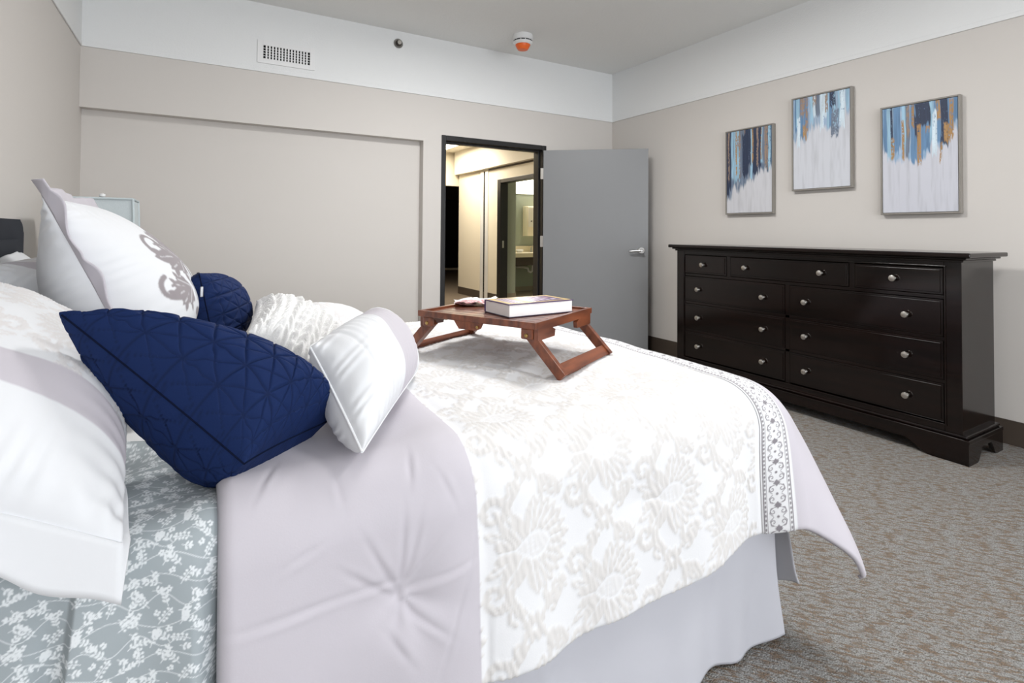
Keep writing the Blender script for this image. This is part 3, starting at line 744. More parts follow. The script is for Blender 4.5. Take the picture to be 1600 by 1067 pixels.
def borderprint():
    c = Canvas(.084, .12, .0008)
    c.A[:] = 0
    for x in (.006, .0145, .0695, .078): c.A[np.abs(c.X - x) < .0009] = 1
    for x in (.0102, .0738):
        for k in range(10): c.petal(x, .012 * k, math.pi / 2, .009, .0045)
    for k, yy in enumerate((.03, .09)):
        c.petal(.042, yy - .010, math.pi / 2, .020, .010); c.petal(.032, yy, 0, .020, .010)
        for sg in (-1, 1):
            for sy in (-1, 1):
                c.spiral(.042 + sg * .0125, yy + sy * .016, .0085, math.pi / 2 * (1 if sy < 0 else -1), sg * sy * 1.1, .0026, .0016)
                c.stroke([(.042 + sg * .003, yy + sy * .004), (.042 + sg * .018, yy + sy * .008), (.042 + sg * .021, yy + sy * .020), (.042 + sg * .012, yy + sy * .0285)], .0018, .0018)
        c.disc(.042, yy + .03, .0035)
    return c
BORD = borderprint()

# ------------------------------------------------------------------ comforter drape
RC, AF, RB = .20, .125, .125
def drape(s, t, zt=ZT, grow=0.0):
    cx = np.minimum(s, BEDX1 - RC); cy = np.clip(t, BEDY0 + RC, BEDY1 - RC)
    dx, dy = s - cx, t - cy; L = np.hypot(dx, dy) + 1e-9; nx, ny = dx / L, dy / L
    phi = np.degrees(np.arctan2(np.abs(dy), np.maximum(dx, 1e-9)))
    flare = np.exp(-((phi - 48) / 34) ** 2) * sstep(0, .22, dx)
    near = (dy < 0)
    th = np.radians(86 - 19 * flare)
    AFv, RBv = AF + .06 * flare, RB + .06 * flare
    arc = RBv * th
    # horizontal / vertical travel along the fall line
    l1 = np.clip(L - AFv, 0, None); th_l = np.minimum(l1 / RBv, th)
    hh_ = np.minimum(L, AFv) + RBv * np.sin(th_l); vv = RBv * (1 - np.cos(th_l))
    l2 = np.clip(l1 - arc, 0, None)
    hh_ = hh_ + l2 * np.cos(th); vv = vv + l2 * np.sin(th)
    x = cx + nx * hh_; y = cy + ny * hh_; z = zt - vv
    crown = .018 * np.clip(1 - ((t - 1.75) / .62) ** 2, 0, 1) * np.clip((BEDX1 - .1 - s) / .25, 0, 1)
    z = z + crown - .012
    # soft hanging folds
    fold = np.clip(vv / .4, 0, 1)
    fo = lambda w: .010 * np.sin(w * 11 + 1.3) + .006 * np.sin(w * 23 + .4)
    amp = fold * (ny ** 2 * fo(s) + nx ** 2 * fo(t))
    x = x + nx * amp; y = y + ny * amp
    return np.stack([x, y, z], -1)
def normals(P):
    a = np.gradient(P, axis=0); b = np.gradient(P, axis=1); n = np.cross(a, b); return n / (np.linalg.norm(n, axis=-1, keepdims=True) + 1e-12)
S0, S1, T0, T1 = .035, 1.805, .555, 2.945
SL0, SB0, SB1 = .485, 1.372, 1.456            # lilac/white seam, border
CREASES = [((.333, .767), (.265, .892)), ((.33, .768), (.341, .925)), ((.335, .772), (.372, .907)), ((.333, .773), (.417, .864)), ((.338, .771), (.479, .797)), ((.333, .744), (.419, .672)), ((.328, .763), (.227, .846)), ((.058, .803), (.25, .796)), ((.25, .796), (.324, .793)), ((.407, .629), (.465, .777)), ((.465, .777), (.485, .857)), ((.344, .66), (.307, .714)), ((.095, 1.0), (.129, 1.073)), ((.22, 1.016), (.226, .951)), ((.14, .879), (.185, .894)), ((.502, .567), (.508, .688)), ((.359, .963), (.37, 1.024)), ((.437, .914), (.416, .967))]
def hem_rise(s): return .060 * sstep(.95, 1.40, s) - .075 * sstep(1.45, S1, s)
def comforter_surface(s, t, relief=True):
    P = drape(s, t + hem_rise(s) * sstep(1.1, T0, t)); N = normals(P)
    if N[N.shape[0] // 2, N.shape[1] // 2, 2] < 0: N = -N
    d = .006 * fbm(s, t, 21, 7, .9, 2.6) + .0022 * fbm(s, t, 22, 7, 4, 9)
    # puffed seams between the three cloth panels
    d += .012 * np.exp(-((s - (SL0 - .05)) / .06) ** 2) - .006 * np.exp(-((s - SL0 - .012) / .02) ** 2)
    d += .006 * np.exp(-((s - SB0 + .05) / .05) ** 2) - .004 * np.exp(-((s - SB0) / .008) ** 2)
    # tufts
    for (ts, tt, dep, rad) in ((.335, .765, .020, .05), (.93, .80, .010, .05), (.9, 1.35, .010, .06), (.70, 1.65, .008, .06), (1.15, 1.25, .008, .06), (.33, 1.3, .012, .06)):
        dx, dy = s - ts, t - tt; r = np.hypot(dx, dy); a = np.arctan2(dy, dx)
        d += -dep * np.exp(-(r / rad) ** 2) + dep * .22 * np.exp(-r / (rad * 2.2)) * (r / (r + .03)) * np.cos(5 * a + 3 * np.sin(a + 1) + ts * 9)
    # diagonal drag wrinkles on the hanging lilac end
    hang = sstep(1.02, .80, t)
    d += hang * sstep(.6, .4, s) * .0035 * np.sin(38 * (s * .8 + t * .6) + 2.0 * fbm(s, t, 5, 5, 1, 3)) * (.5 + .5 * fbm(s, t, 6, 5, 1, 3))
    d += hang * .002 * np.sin(30 * s + 4 * t)
    for ((a0, b0), (a1, b1)) in CREASES:
        ex, ey = a1 - a0, b1 - b0; l2 = ex * ex + ey * ey
        q = ((s - a0) * ex + (t - b0) * ey) / l2; qc = np.clip(q, 0, 1)
        dist = ((s - a0) * ey - (t - b0) * ex) / math.sqrt(l2); far = np.hypot(s - a0 - qc * ex, t - b0 - qc * ey)
        fade = np.exp(-((far ** 2 - np.minimum(dist ** 2, far ** 2)) / .0004)) * np.sin(np.pi * np.clip(.12 + .8 * qc, 0, 1))
        d += fade * (.0014 * np.exp(-((dist - .007) / .007) ** 2) - .0026 * np.exp(-((dist + .004) / .006) ** 2))
    # rolled rims
    for e, rho in ((s - S0, .026), (S1 - s, .016), (t - T0, .012), (T1 - t, .012)):
        k = np.clip(1 - e / rho, 0, 1); d -= rho * (1 - np.sqrt(np.clip(1 - k * k, 0, 1)))
    return P, N, d
m_comf = M('damask_cloth', lin(246, 246, 248), .8, sheen=.15, attr=('col', None), bump=(300, .10, .0015, (1, .25, 1)))
def lin3(*c): return np.array(lin(*c)[:3])
ss = np.arange(S0, S1 + 1e-6, .004)
tt_ = np.concatenate([np.arange(T0, 1.85, .0042), np.arange(1.85, T1 + 1e-6, .012)])
sg, tg = np.meshgrid(ss, tt_, indexing='ij')
Pm, Nm, dm = comforter_surface(sg, tg)
dam = DAM.sample(tg * 1.12 + .05, sg * 1.12 + .12)
white = (sg > SL0) & (sg < SB0 - .018)
dam = dam * white
pucker = np.sin(430 * (sg + .25 * tg) + 7 * vnoise(sg * 40, tg * 40, 3)) * (.4 + .6 * vnoise(sg * 70, tg * 70, 9))
dm = dm + dam * (.0018 + .0019 * pucker)
Vc = (Pm + Nm * dm[..., None])
CW, CD, CLI = lin3(224, 224, 226), lin3(213, 210, 208), lin3(192, 187, 194)
colc = CW + (CD - CW) * dam[..., None]
lil = (sg <= SL0) | (sg >= SB1 + .006)
colc = np.where(lil[..., None], CLI, colc)
comf = thing('comforter', (.9, 1.75, .75), 'white damask comforter with lilac ends spread over the bed', 'comforter')
co = quads_mesh('quilted_cover', Vc.reshape(-1, 3) - np.array(comf.location), grid_quads(*sg.shape), m_comf, comf, attrs={'col': colc.reshape(-1, 3)})
so_ = co.modifiers.new('thickness', 'SOLIDIFY'); so_.thickness = .010; so_.offset = -1
# embroidered band near the foot
sb = np.linspace(SB0, SB1, 64); tb = np.concatenate([np.arange(T0 + .002, 1.9, .0022), np.arange(1.9, T1 - .002, .005)])
s2, t2 = np.meshgrid(sb, tb, indexing='ij')
Pb, Nb, db = comforter_surface(s2, t2)
bp = BORD.sample(s2 - SB0, t2)
Vb = Pb + Nb * (db + .0022 + .0008 * bp)[..., None]
cb = CW + (lin3(118, 112, 118) - CW) * (bp * .92)[..., None]
bo = quads_mesh('embroidered_border', Vb.reshape(-1, 3) - np.array(comf.location), grid_quads(*s2.shape), m_comf, comf, attrs={'col': cb.reshape(-1, 3)})
bo['label'] = 'white band with grey scroll embroidery'

# ------------------------------------------------------------------ printed sheet at the head
m_sheet = M('printed_sheet', (1, 1, 1, 1), .85, attr=('col', None), bump=(400, .06, .001))
def sheet_surface(s, t):
    # t: distance along cloth from the hem upwards, 0..; bend over the mattress edge
    zt = .728; yb, r = 1.0, .07; drop = zt - .14 - r; arc = r * math.pi / 2
    a = np.clip((t - drop) / r, 0, math.pi / 2); flat = np.clip(t - drop - arc, 0, None)
    y = yb - .012 + r * (1 - np.cos(a)) + flat; z = .14 + np.minimum(t, drop) + r * np.sin(a)
    hang = np.clip((drop + arc - t) / .3, 0, 1)
    lap = sstep(-.158, -.146, s + .012 * np.sin(t * 7)) * hang
    under = sstep(.0, .06, s)
    y = y - .034 * lap * (1 - under) - (1 - under) * hang * (.008 * np.sin(s * 19 + 1) + .010 * np.sin(s * 33 + t * 3) + .006 * fbm(s, t, 3, 6, 3, 8)) + .012 * under * hang
    y = y - (1 - under) * hang * .012 * np.sin(44 * (s + .35 * t) + 1.2 * fbm(s, t, 31, 5, 1, 3)) * (.4 + .6 * fbm(s, t, 32, 5, 1, 3))
    y = y + hang * .018 * np.exp(-((s + .175) / .02) ** 2)
    wr = .007 * np.sin(34 * (s * .75 - t * .55) + 1.5 * fbm(s, t, 8, 5, 1, 3)) * (1 - .6 * hang) * sstep(.2, .55, t)
    z = z + wr * .8; y = y - wr * hang
    z = z - .012 * under * (1 - hang)
    return np.stack([s, y, z], -1)
sx = np.concatenate([np.arange(-.512, -.3, .008), np.arange(-.3, .10, .0013)]); st = np.concatenate([np.arange(0, .28, .008), np.arange(.28, .84, .0013), np.arange(.84, 1.0, .01)])
s3, t3 = np.meshgrid(sx, st, indexing='ij')
Ps = sheet_surface(s3, t3); lf = LEAF.sample(s3 * 1.5 + .1, t3 * 1.5)
cs = lin3(158, 166, 170) + (lin3(222, 226, 228) - lin3(158, 166, 170)) * lf[..., None]
sh = thing('printed_sheet', (-.2, 1.2, .73), 'grey sheet printed with white leaf sprigs, hanging at the head of the bed', 'sheet')
so3 = quads_mesh('cloth', Ps.reshape(-1, 3) - np.array(sh.location), grid_quads(*s3.shape), m_sheet, sh, attrs={'col': cs.reshape(-1, 3)})
md = so3.modifiers.new('thickness', 'SOLIDIFY'); md.thickness = .003; md.offset = -1

# ------------------------------------------------------------------ bed skirt
m_skirt = M('grey_skirt_cloth', lin(190, 190, 197), .75, bump=(300, .05, .001))
sk = thing('bed_skirt', (.5, 1.75, .2), 'plain pale grey bed skirt hanging to the carpet', 'bed skirt')
def skirt_panel(name, fn, n, m):
    u, v_ = np.meshgrid(np.linspace(0, 1, n), np.linspace(0, 1, m), indexing='ij')
    P = fn(u, v_)
    o = quads_mesh(name, P.reshape(-1, 3) - np.array(sk.location), grid_quads(n, m), m_skirt, sk)
    q = o.modifiers.new('thickness', 'SOLIDIFY'); q.thickness = .003; return o
def near_panel(u, v_):
    x = -.50 + 1.985 * u; f = v_ ** 1.2
    y = .985 - f * (.012 * np.sin(x * 9 + .5) + .008 * np.sin(x * 21) + .010) - .012 * f * np.exp(-((x - .62) / .03) ** 2)
    y = y - f * (.010 * np.sin(x * 34 + 2 * v_) * np.exp(-((x - 1.3) / .25) ** 2) + .014 * np.exp(-((x - .66) / .02) ** 2)) - f * .03 * np.exp(-((x - 1.12) / .09) ** 2) + .02 * f * np.exp(-((x - 1.25) / .05) ** 2)
    y = y + .034 * sstep(.22, .08, x)
    x = x + .010 * f * np.sin(v_ * 6) * sstep(.9, 1, u) - .02 * v_ * sstep(.93, 1, u) * np.sin(v_ * 5)
    z = .44 - .432 * v_ + .012 * v_ * (np.sin(x * 13) * .5 + .5)
    return np.stack([x, y, z], -1)
skirt_panel('side_panel', near_panel, 320, 60)
def far_panel(u, v_):
    P = near_panel(u, v_); P[..., 1] = 3.5 - P[..., 1]; return P
skirt_panel('side_panel', far_panel, 120, 20)
def foot_panel(u, v_):
    y = 1.01 + 1.48 * u; f = v_
    x = 1.495 + f * (.012 * np.sin(y * 11) + .006 * np.sin(y * 27))
    end = np.exp(-((u) / .10) ** 2)
    x = x + end * (.10 * f + .03 * f * np.sin(v_ * 5)); y = y - end * .06 * f
    z = .44 - .432 * v_ + end * .14 * v_
    return np.stack([x, y, z], -1)
skirt_panel('foot_panel', foot_panel, 240, 50)

# ------------------------------------------------------------------ pillows
m_cloth = M('cotton_cloth', (1, 1, 1, 1), .85, sheen=.1, attr=('col', None), bump=(350, .06, .001))
m_navyq = M('navy_quilted_cotton', lin(26, 48, 96), .75, spec=.15, attr=('col', None), bump=(260, .25, .0015))
m_fur = M('ruffled_plush', (1, 1, 1, 1), .95, sheen=.4, attr=('col', None), bump=(180, .5, .004))
def pillow(name, label, cat, NB, NT, FB, FT, th, mat, col, n=110, pin=.06, disp=None, p=2.4, q=.58, wrinkle=.006, seed=1, sag=0.0, group=None, flange=0, fl_mat=None, fl_col=None, fl_droop=0.0, fl_fold=0.0, piping=None, belly=0.0, taper=0.0, arcmap=False):
    NB, NT, FB, FT = [np.array(a, float) for a in (NB, NT, FB, FT)]
    C0 = (NB + NT + FB + FT) / 4
    base = np.array([C0[0], C0[1], min(NB[2], FB[2])])
    root = thing(name, tuple(base), label, cat, group)
    U = (FB + FT - NB - NT) / 2; V_ = (NT + FT - NB - FB) / 2
    Nn = np.cross(V_, U); Nn /= np.linalg.norm(Nn)
    if Nn[0] < 0: Nn = -Nn
    g = np.sin(np.linspace(-1, 1, n) * np.pi / 2) * .35 + np.linspace(-1, 1, n) * .65
    u, v = np.meshgrid(g, g, indexing='ij')
    lu, lv = np.linalg.norm(U), np.linalg.norm(V_)
    def mid(u, v):
        uu = u * (1 - pin * (1 - v * v)); vv = v * (1 - pin * (1 - u * u))
        a = (uu + 1) / 2; b = (vv + 1) / 2
        return ((1 - a) * (1 - b))[..., None] * NB + ((1 - a) * b)[..., None] * NT + (a * (1 - b))[..., None] * FB + (a * b)[..., None] * FT
    Mid = mid(u, v)
    T = th / 2 * (np.clip(1 - np.abs(u) ** p, 0, 1) * np.clip(1 - np.abs(v) ** p, 0, 1)) ** q
    T = T * (1 - belly * v) * (1 - taper * np.clip(u, 0, 1))
    ua, va = u, v
    if arcmap:      # quilting is laid out along the cloth surface
        def arc_of(ln):
            T1_ = th / 2 * np.clip(1 - np.abs(g) ** p, 0, 1) ** q
            ds = np.hypot(np.diff(g) * ln / 2, np.diff(T1_)); a_ = np.concatenate([[0], np.cumsum(ds)]); return a_ / a_[-1] * 2 - 1
        ua, va = np.meshgrid(arc_of(lu), arc_of(lv), indexing='ij')
    eu = np.minimum(1 - np.abs(u), 1) * lu / 2; ev = np.minimum(1 - np.abs(v), 1) * lv / 2
    out = []
    for sgn in (1, -1):
        w = fbm(u * lu, v * lv, seed + sgn, 7, 1.5, 5) * wrinkle * np.clip(T / (th * .2), 0, 1)
        # gathers running in from the seams
        w = w + .5 * wrinkle * np.exp(-eu / .045) * np.clip(eu / .01, 0, 1) * np.sin(v * lv * 95 + 2 * np.sin(v * 9 + seed))
        w = w + .5 * wrinkle * np.exp(-ev / .045) * np.clip(ev / .01, 0, 1) * np.sin(u * lu * 95 + 2 * np.sin(u * 8 + seed))
        D = T + w
        if disp is not None: D = D + disp(ua, va, sgn) * np.clip(T / (th * .12), 0, 1)
        Q = Mid + sgn * Nn * D[..., None]
        Q[..., 2] -= sag * (1 - u * u) * (1 - v * v)
        out.append(Q)
    idx = np.arange(n * n).reshape(n, n)
    inner = np.zeros((n, n), bool); inner[1:-1, 1:-1] = True
    idx2 = idx.copy(); idx2[inner] = n * n + np.arange(inner.sum())
    VV = np.concatenate([out[0].reshape(-1, 3), out[1][inner]])
    CC = np.concatenate([col(ua, va, 1).reshape(-1, 3), col(ua, va, -1)[inner]])
    q1 = np.stack([idx[:-1, :-1], idx[1:, :-1], idx[1:, 1:], idx[:-1, 1:]], -1).reshape(-1, 4)
    q2 = np.stack([idx2[:-1, :-1], idx2[:-1, 1:], idx2[1:, 1:], idx2[1:, :-1]], -1).reshape(-1, 4)
    if np.dot(np.cross(V_, U), Nn) > 0: q1, q2 = q1[:, ::-1], q2[:, ::-1]
    quads_mesh('cover', VV - base, np.concatenate([q1, q2]), mat, root, attrs={'col': CC})
    # rim loop
    k = 60; e = np.linspace(-1, 1, k)
    rim = [(-1, x) for x in e[:-1]] + [(x, 1) for x in e[:-1]] + [(1, -x) for x in e[:-1]] + [(-x, -1) for x in e[:-1]]
    ru = np.array([r_[0] for r_ in rim]); rv = np.array([r_[1] for r_ in rim]); RP = mid(ru, rv)
    if piping:
        lp = np.vstack([RP, RP[:1]])
        MB().tube([tuple(x) for x in lp[::2]], piping[0], 8).build('piping', piping[1], root, off=base, smooth=True)
    if flange:
        m_ = 9; rows_ = []
        cu = np.where(np.abs(ru) >= 1 - 1e-9, np.sign(ru), 0); cv = np.where(np.abs(rv) >= 1 - 1e-9, np.sign(rv), 0)
        Uh, Vh = U / lu, V_ / lv
        per = np.linspace(0, 2 * np.pi, len(ru), endpoint=False)
        for j in range(m_):
            f = j / (m_ - 1)
            nr = (ru < -.98)[:, None] * 1.0
            o_ = (cu[:, None] * Uh + cv[:, None] * Vh * (1 - .75 * nr * (fl_droop > 0)) * np.where(cv < 0, 1 - .8 * (fl_droop > 0), 1)[:, None]) * flange * f
            if fl_droop > 0: o_ = o_ * (1 - .7 * nr) + nr * np.array([0, 0, -1.0]) * fl_droop * f
            if fl_fold: o_ = o_ * (1 - .45 * nr) + nr * Nn * flange * f * fl_fold * (.8 + .5 * np.sin(rv * 7 + 1) + .25 * np.sin(rv * 17))[:, None] + nr * Vh * flange * f * .35 * np.sin(rv * 9)[:, None]
            wv = np.sin(per * 7 + seed) * .006 * f + np.sin(per * 17 + 2 * seed) * .003 * f
            P_ = RP + o_ + Nn * (wv + .0)[:, None]
            rows_.append(P_)
        FV = np.array(rows_); K = len(ru)
        i = np.arange(m_ * K).reshape(m_, K); i2 = np.roll(i, -1, 1)
        Q_ = np.stack([i[:-1], i[1:], i2[1:], i2[:-1]], -1).reshape(-1, 4)
        fo = quads_mesh('flange', FV.reshape(-1, 3) - base, Q_, fl_mat, root, attrs={'col': np.tile(fl_col, (m_ * K, 1))})
        z_ = fo.modifiers.new('thickness', 'SOLIDIFY'); z_.thickness = .004; z_.offset = 0
    return root, base, mid, Nn
WH, LI = lin3(219, 220, 223), lin3(190, 185, 192)
def flat_col(c): return lambda u, v, s: np.broadcast_to(np.asarray(c), u.shape + (3,)).copy()

# king shams leaning on the headboard
def sham_col(u, v, s):
    c = WH + (lin3(212, 209, 209) - WH) * (DAM.sample(u * .40 + .1, v * .30 + .2) * (u > -.50))[..., None]
    st_ = (u > -.69) & (u < -.50)
    c[st_] = LI
    return c
def sham_disp(u, v, s):
    return .002 * DAM.sample(u * .40 + .1, v * .30 + .2) * (u > -.50) * (.6 + .6 * np.sin(170 * (v + .4 * u)))
m_flange = m_cloth
pillow('pillow_sham', 'large white sham with lilac stripe lying nearest the camera', 'pillow', (-.085, .935, .745), (-.53, .93, .97), (-.17, 1.76, .80), (-.53, 1.76, 1.05), .30, m_cloth, sham_col, n=170, disp=sham_disp, seed=3, group='king shams against the headboard', flange=.055, fl_mat=m_flange, fl_col=WH, fl_droop=.075, wrinkle=.007, q=.5)
pillow('pillow_sham', 'white damask sham against the far half of the headboard', 'pillow', (-.16, 1.90, .80), (-.50, 1.87, 1.08), (-.16, 2.46, .80), (-.50, 2.46, 1.08), .24, m_cloth, sham_col, n=100, disp=sham_disp, seed=13, group='king shams against the headboard', flange=.045, fl_mat=m_flange, fl_col=WH, fl_droop=.02)

# square white euro pillow with grey embroidery
def embroidery():
    c = Canvas(.6, .6, .0025, wrap=False)
    x0 = .30
    def spray(bx, by, a, s):
        for k, (da, l, w) in enumerate(((0, .15, .035), (.35, .12, .03), (-.35, .12, .03), (.7, .09, .026), (-.7, .09, .026))):
            c.petal(bx, by, a + da, l * s, w * s * 1.5)
            for j in range(3): c.petal(bx + (.3 + .22 * j) * l * s * math.cos(a + da), by + (.3 + .22 * j) * l * s * math.sin(a + da), a + da + (.75 if (j + k) % 2 else -.75), .042 * s, .018 * s)
            c.stroke([(bx, by), (bx + l * s * .85 * math.cos(a + da), by + l * s * .85 * math.sin(a + da))], .004, .002, 0.35)
    spray(.30, .36, math.pi / 2, 1.0); spray(.30, .36, math.pi / 2 + 1.35, .95); spray(.30, .36, math.pi / 2 - 1.35, .95)
    spray(.22, .28, math.pi, .7); spray(.38, .28, 0, .7); spray(.30, .22, -math.pi / 2, .9)
    c.stroke([(.30, .10), (.295, .2), (.30, .30), (.30, .40)], .010, .012)
    for sg in (-1, 1):
        c.spiral(.30 + sg * .085, .17, .045, math.pi / 2, sg * 1.1, .018, .007); c.spiral(.30 + sg * .10, .43, .04, -math.pi / 2, sg * 1.0, .015, .006)
        c.spiral(.30 + sg * .16, .30, .035, math.pi / 2, -sg * 1.0, .013, .006)
    return c
EMB = embroidery()
def euro_col(u, v, s):
    c = flat_col(WH)(u, v, s)
    if s > 0:
        m_ = EMB.sample(.3 + (u - .06) * .3 * .78, .3 + (v + .26) * .3 * .78)[..., None]; c = c + (lin3(132, 123, 126) - c) * m_ * .92
    return c
pillow('euro_pillow', 'tall white square pillow with lilac flange and grey floral embroidery', 'pillow', (-.10, 1.62, .79), (-.325, 1.68, 1.27), (-.08, 2.22, .79), (-.30, 2.24, 1.25), .33, m_cloth, euro_col, n=270, seed=5, pin=.05, flange=.045, fl_mat=m_flange, fl_col=LI, fl_fold=.55, wrinkle=.006, belly=.32)

# navy quilted pillows
def quilt(sc):
    def f(u, v, s):
        x, y = u * sc, v * sc
        d = np.minimum.reduce([np.abs((a + .5) % 1 - .5) for a in (x, y, x + y, x - y)])
        return -.0036 * np.exp(-(d / .036) ** 2) + .0012 * np.clip(d / .15, 0, 1)
    return f
def navy_col(sc):
    q = quilt(sc)
    def f(u, v, s):
        c = flat_col(lin3(20, 38, 80))(u, v, s)
        k = np.clip(-q(u, v, s) / .0036, 0, 1)[..., None]          # groove shade painted in as darker navy along the quilting lines
        return c + (lin3(12, 24, 54) - c) * k * .6
    return f
m_seam = M('navy_seam', lin(10, 18, 40), .9, spec=.1)
np1 = pillow('navy_pillow', 'front navy quilted pillow, the one nearest the camera', 'pillow', (.075, 1.035, .785), (-.205, 1.19, 1.045), (.245, 1.175, .788), (.155, 1.25, .82), .27, m_navyq, navy_col(4.2), n=300, disp=quilt(4.2), seed=7, arcmap=True, pin=.03, p=3.0, q=.46, belly=.22, taper=.25, piping=(.0018, m_seam), group='navy quilted pillows')
np2 = pillow('navy_pillow', 'navy quilted pillow with a zipper, farther back beside the embroidered white pillow', 'pillow', (.06, 1.86, .78), (.004, 1.87, 1.06), (.08, 2.30, .78), (.0, 2.30, 1.03), .25, m_navyq, navy_col(3.6), n=190, disp=quilt(3.6), seed=9, arcmap=True, pin=.04, piping=(.0018, m_seam), group='navy quilted pillows')
zp = MB(); 
zr, zb_, zmid, zn = np2
a_ = zmid(np.array([-1.0]), np.array([.62]))[0]; 
zp.box((a_[0] - .006, a_[1] - .012, a_[2] - .020), (a_[0] + .002, a_[1] - .006, a_[2] + .012), .002)
zp.build('zipper_pull', m_steel, zr, off=zb_)

# ruffled white pillow
def ruffle(u, v, s):
    w = v * 9 + .8 * fbm(u * .5, v * .5, 4, 5, 1, 3)
    return .015 * np.abs(np.sin(w * 1.8)) * (.6 + .4 * np.sin(u * 40 + 5 * np.sin(v * 11))) + .004 * (vnoise(u * 40 + 50, v * 40 + 50, 2) - .5)
pillow('ruffled_pillow', 'white ruffled textured pillow between the navy pillows and the tray', 'pillow', (.30, 1.46, .80), (.115, 1.52, .93), (.47, 1.98, .80), (.18, 2.06, .945), .17, m_fur, flat_col(lin3(228, 227, 226)), n=170, disp=ruffle, seed=11, pin=.03, wrinkle=.008)
# far white damask pillow
pillow('piped_pillow', 'flat white damask pillow with piped edge at the far side of the bed', 'pillow', (.42, 1.86, .80), (.27, 2.04, .915), (.66, 2.10, .79), (.50, 2.30, .86), .12, m_cloth, lambda u, v, s: WH + (lin3(212, 209, 209) - WH) * DAM.sample(u * .3 + .1, v * .2 + .2)[..., None], n=90, seed=15, pin=.03, piping=(.004, M('white_piping', lin(240, 240, 242), .8)))
# oblong white pillow with wide lilac band
def oblong_col(u, v, s):
    c = flat_col(WH)(u, v, s)
    c[(u > -.10) & (u < .58)] = LI
    return c
def oblong_disp(u, v, s):
    d = np.zeros_like(u)
    for x in (-.28, -.21, -.14): d += -.0018 * np.exp(-((u - x) / .012) ** 2)
    return d - .002 * np.exp(-((u + .72) / .02) ** 2)
pillow('oblong_pillow', 'small oblong white pillow with a wide lilac band in front of the pile', 'pillow', (.265, .985, .785), (.215, 1.235, .935), (.545, 1.45, .795), (.465, 1.68, .935), .21, m_cloth, oblong_col, n=150, disp=oblong_disp, seed=17, pin=.02, p=2.4, q=.5, wrinkle=.006, piping=(.0025, M('white_seam', lin(236, 237, 240), .85)))

# ------------------------------------------------------------------ bed tray, book, packet
def wood_material():
    m = M('cherry_wood', lin(112, 58, 34), .38, spec=.5, var=(9, .9, lin(64, 30, 18), (1, 1, 1)), coat=.15)
    return m
m_tray = M('cherry_wood', lin(128, 70, 42), .36, var=(6, .9, lin(76, 36, 21), (8, .9, 4)), bump=(40, .06, .001, (6, .6, 4)), coat=.2)
m_brass = M('brass', lin(176, 146, 92), .35, 1.0)
TC = Vector((.9335, 1.6175, .765)); ta = math.atan2(-.890, .456)
tray = thing('bed_tray', TC, 'folding cherry wood bed tray standing on the comforter', 'bed tray', rotz=ta)
HA, HB, ZR0, ZR1 = .231, .202, .122, .157     # half length (local x), half width (local y), rail bottom/top above feet
MB().box((-HA, -HB, ZR1 - .020), (HA, -HB + .014, ZR1), .002).build('side_rail', m_tray, tray)
MB().box((-HA, HB - .014, ZR1 - .020), (HA, HB, ZR1), .002).build('side_rail', m_tray, tray)
for sx_ in (-1, 1):      # end rails with carry cut-out underneath
    x0 = sx_ * HA - (0.014 if sx_ > 0 else 0)
    pts = [(-HB + .014, ZR0 - .020), (-HB + .12, ZR0 - .020), (-HB + .125, ZR0), (-.095, ZR0 + .008), (.095, ZR0 + .008), (HB - .125, ZR0), (HB - .12, ZR0 - .020), (HB - .014, ZR0 - .020), (HB - .014, ZR1), (-HB + .014, ZR1)]
    MB().prism([(x0, y, z) for y, z in pts], (.014, 0, 0)).build('end_rail', m_tray, tray)
ns = 9; wsl = (2 * HB - .028) / ns
for k in range(ns):
    y0 = -HB + .014 + wsl * k
    MB().box((-HA + .014, y0 + .0015, ZR1 - .015), (HA - .014, y0 + wsl - .0015, ZR1 - .007), .001).build('slat', m_tray, tray)
for sy in (-1, 1):       # tilt brackets under the near and far side
    pts = [(-.055, ZR1 - .020), (.055, ZR1 - .020), (.045, ZR0 - .004), (.030, ZR0 - .010), (-.035, ZR0 - .010), (-.045, ZR0 + .002)]
    y0 = -HB + .001 if sy < 0 else HB - .013
    MB().prism([(x - .02, y0, z) for x, z in pts], (0, .012, 0)).build('tilt_bracket', m_tray, tray)
    MB().lathe([(0, 0), (.005, 0), (.005, .004), (0, .004)], (.020, sy * (HB - .001), ZR0 + .002), seg=10, mat3=(Vector((1, 0, 0)), Vector((0, 0, 1)), Vector((0, sy, 0)))).build('bolt', m_brass, tray)
for sx_ in (-1, 1):
    for sy in (-1, 1):
        top = Vector((sx_ * .195, sy * (HB - .030), ZR0 - .006)); foot = Vector((sx_ * .302, sy * (HB - .030), .008))
        d = (foot - top).normalized(); c = (top + foot) / 2
        lg = MB().obox(c, d, (0, 1, 0), d.cross(Vector((0, 1, 0))), (foot - top).length / 2 + .008, .010, .0155, .002).build('leg', m_tray, tray)
        MB().box((sx_ * .195 - .020, sy * (HB - .0145) - .0075, ZR0 - .018), (sx_ * .195 + .020, sy * (HB - .0145) + .0075, ZR1 - .0195), .004).build('hinge_block', m_tray, tray)
        MB().lathe([(0, 0), (.0065, 0), (.006, .003), (.003, .005), (0, .005)], (sx_ * .195, sy * (HB - .007), ZR0 - .006), seg=14, mat3=(Vector((1, 0, 0)), Vector((0, 0, 1)), Vector((0, sy, 0)))).build('bolt', m_brass, tray)
    d = Vector((sx_ * .107, 0, -(ZR0 - .014))).normalized()
    c = Vector((sx_ * .294, 0, .0185))
    MB().obox(c, (0, 1, 0), d, d.cross(Vector((0, 1, 0))), HB - .040, .0165, .008, .002).build('foot_bar', m_tray, tray)

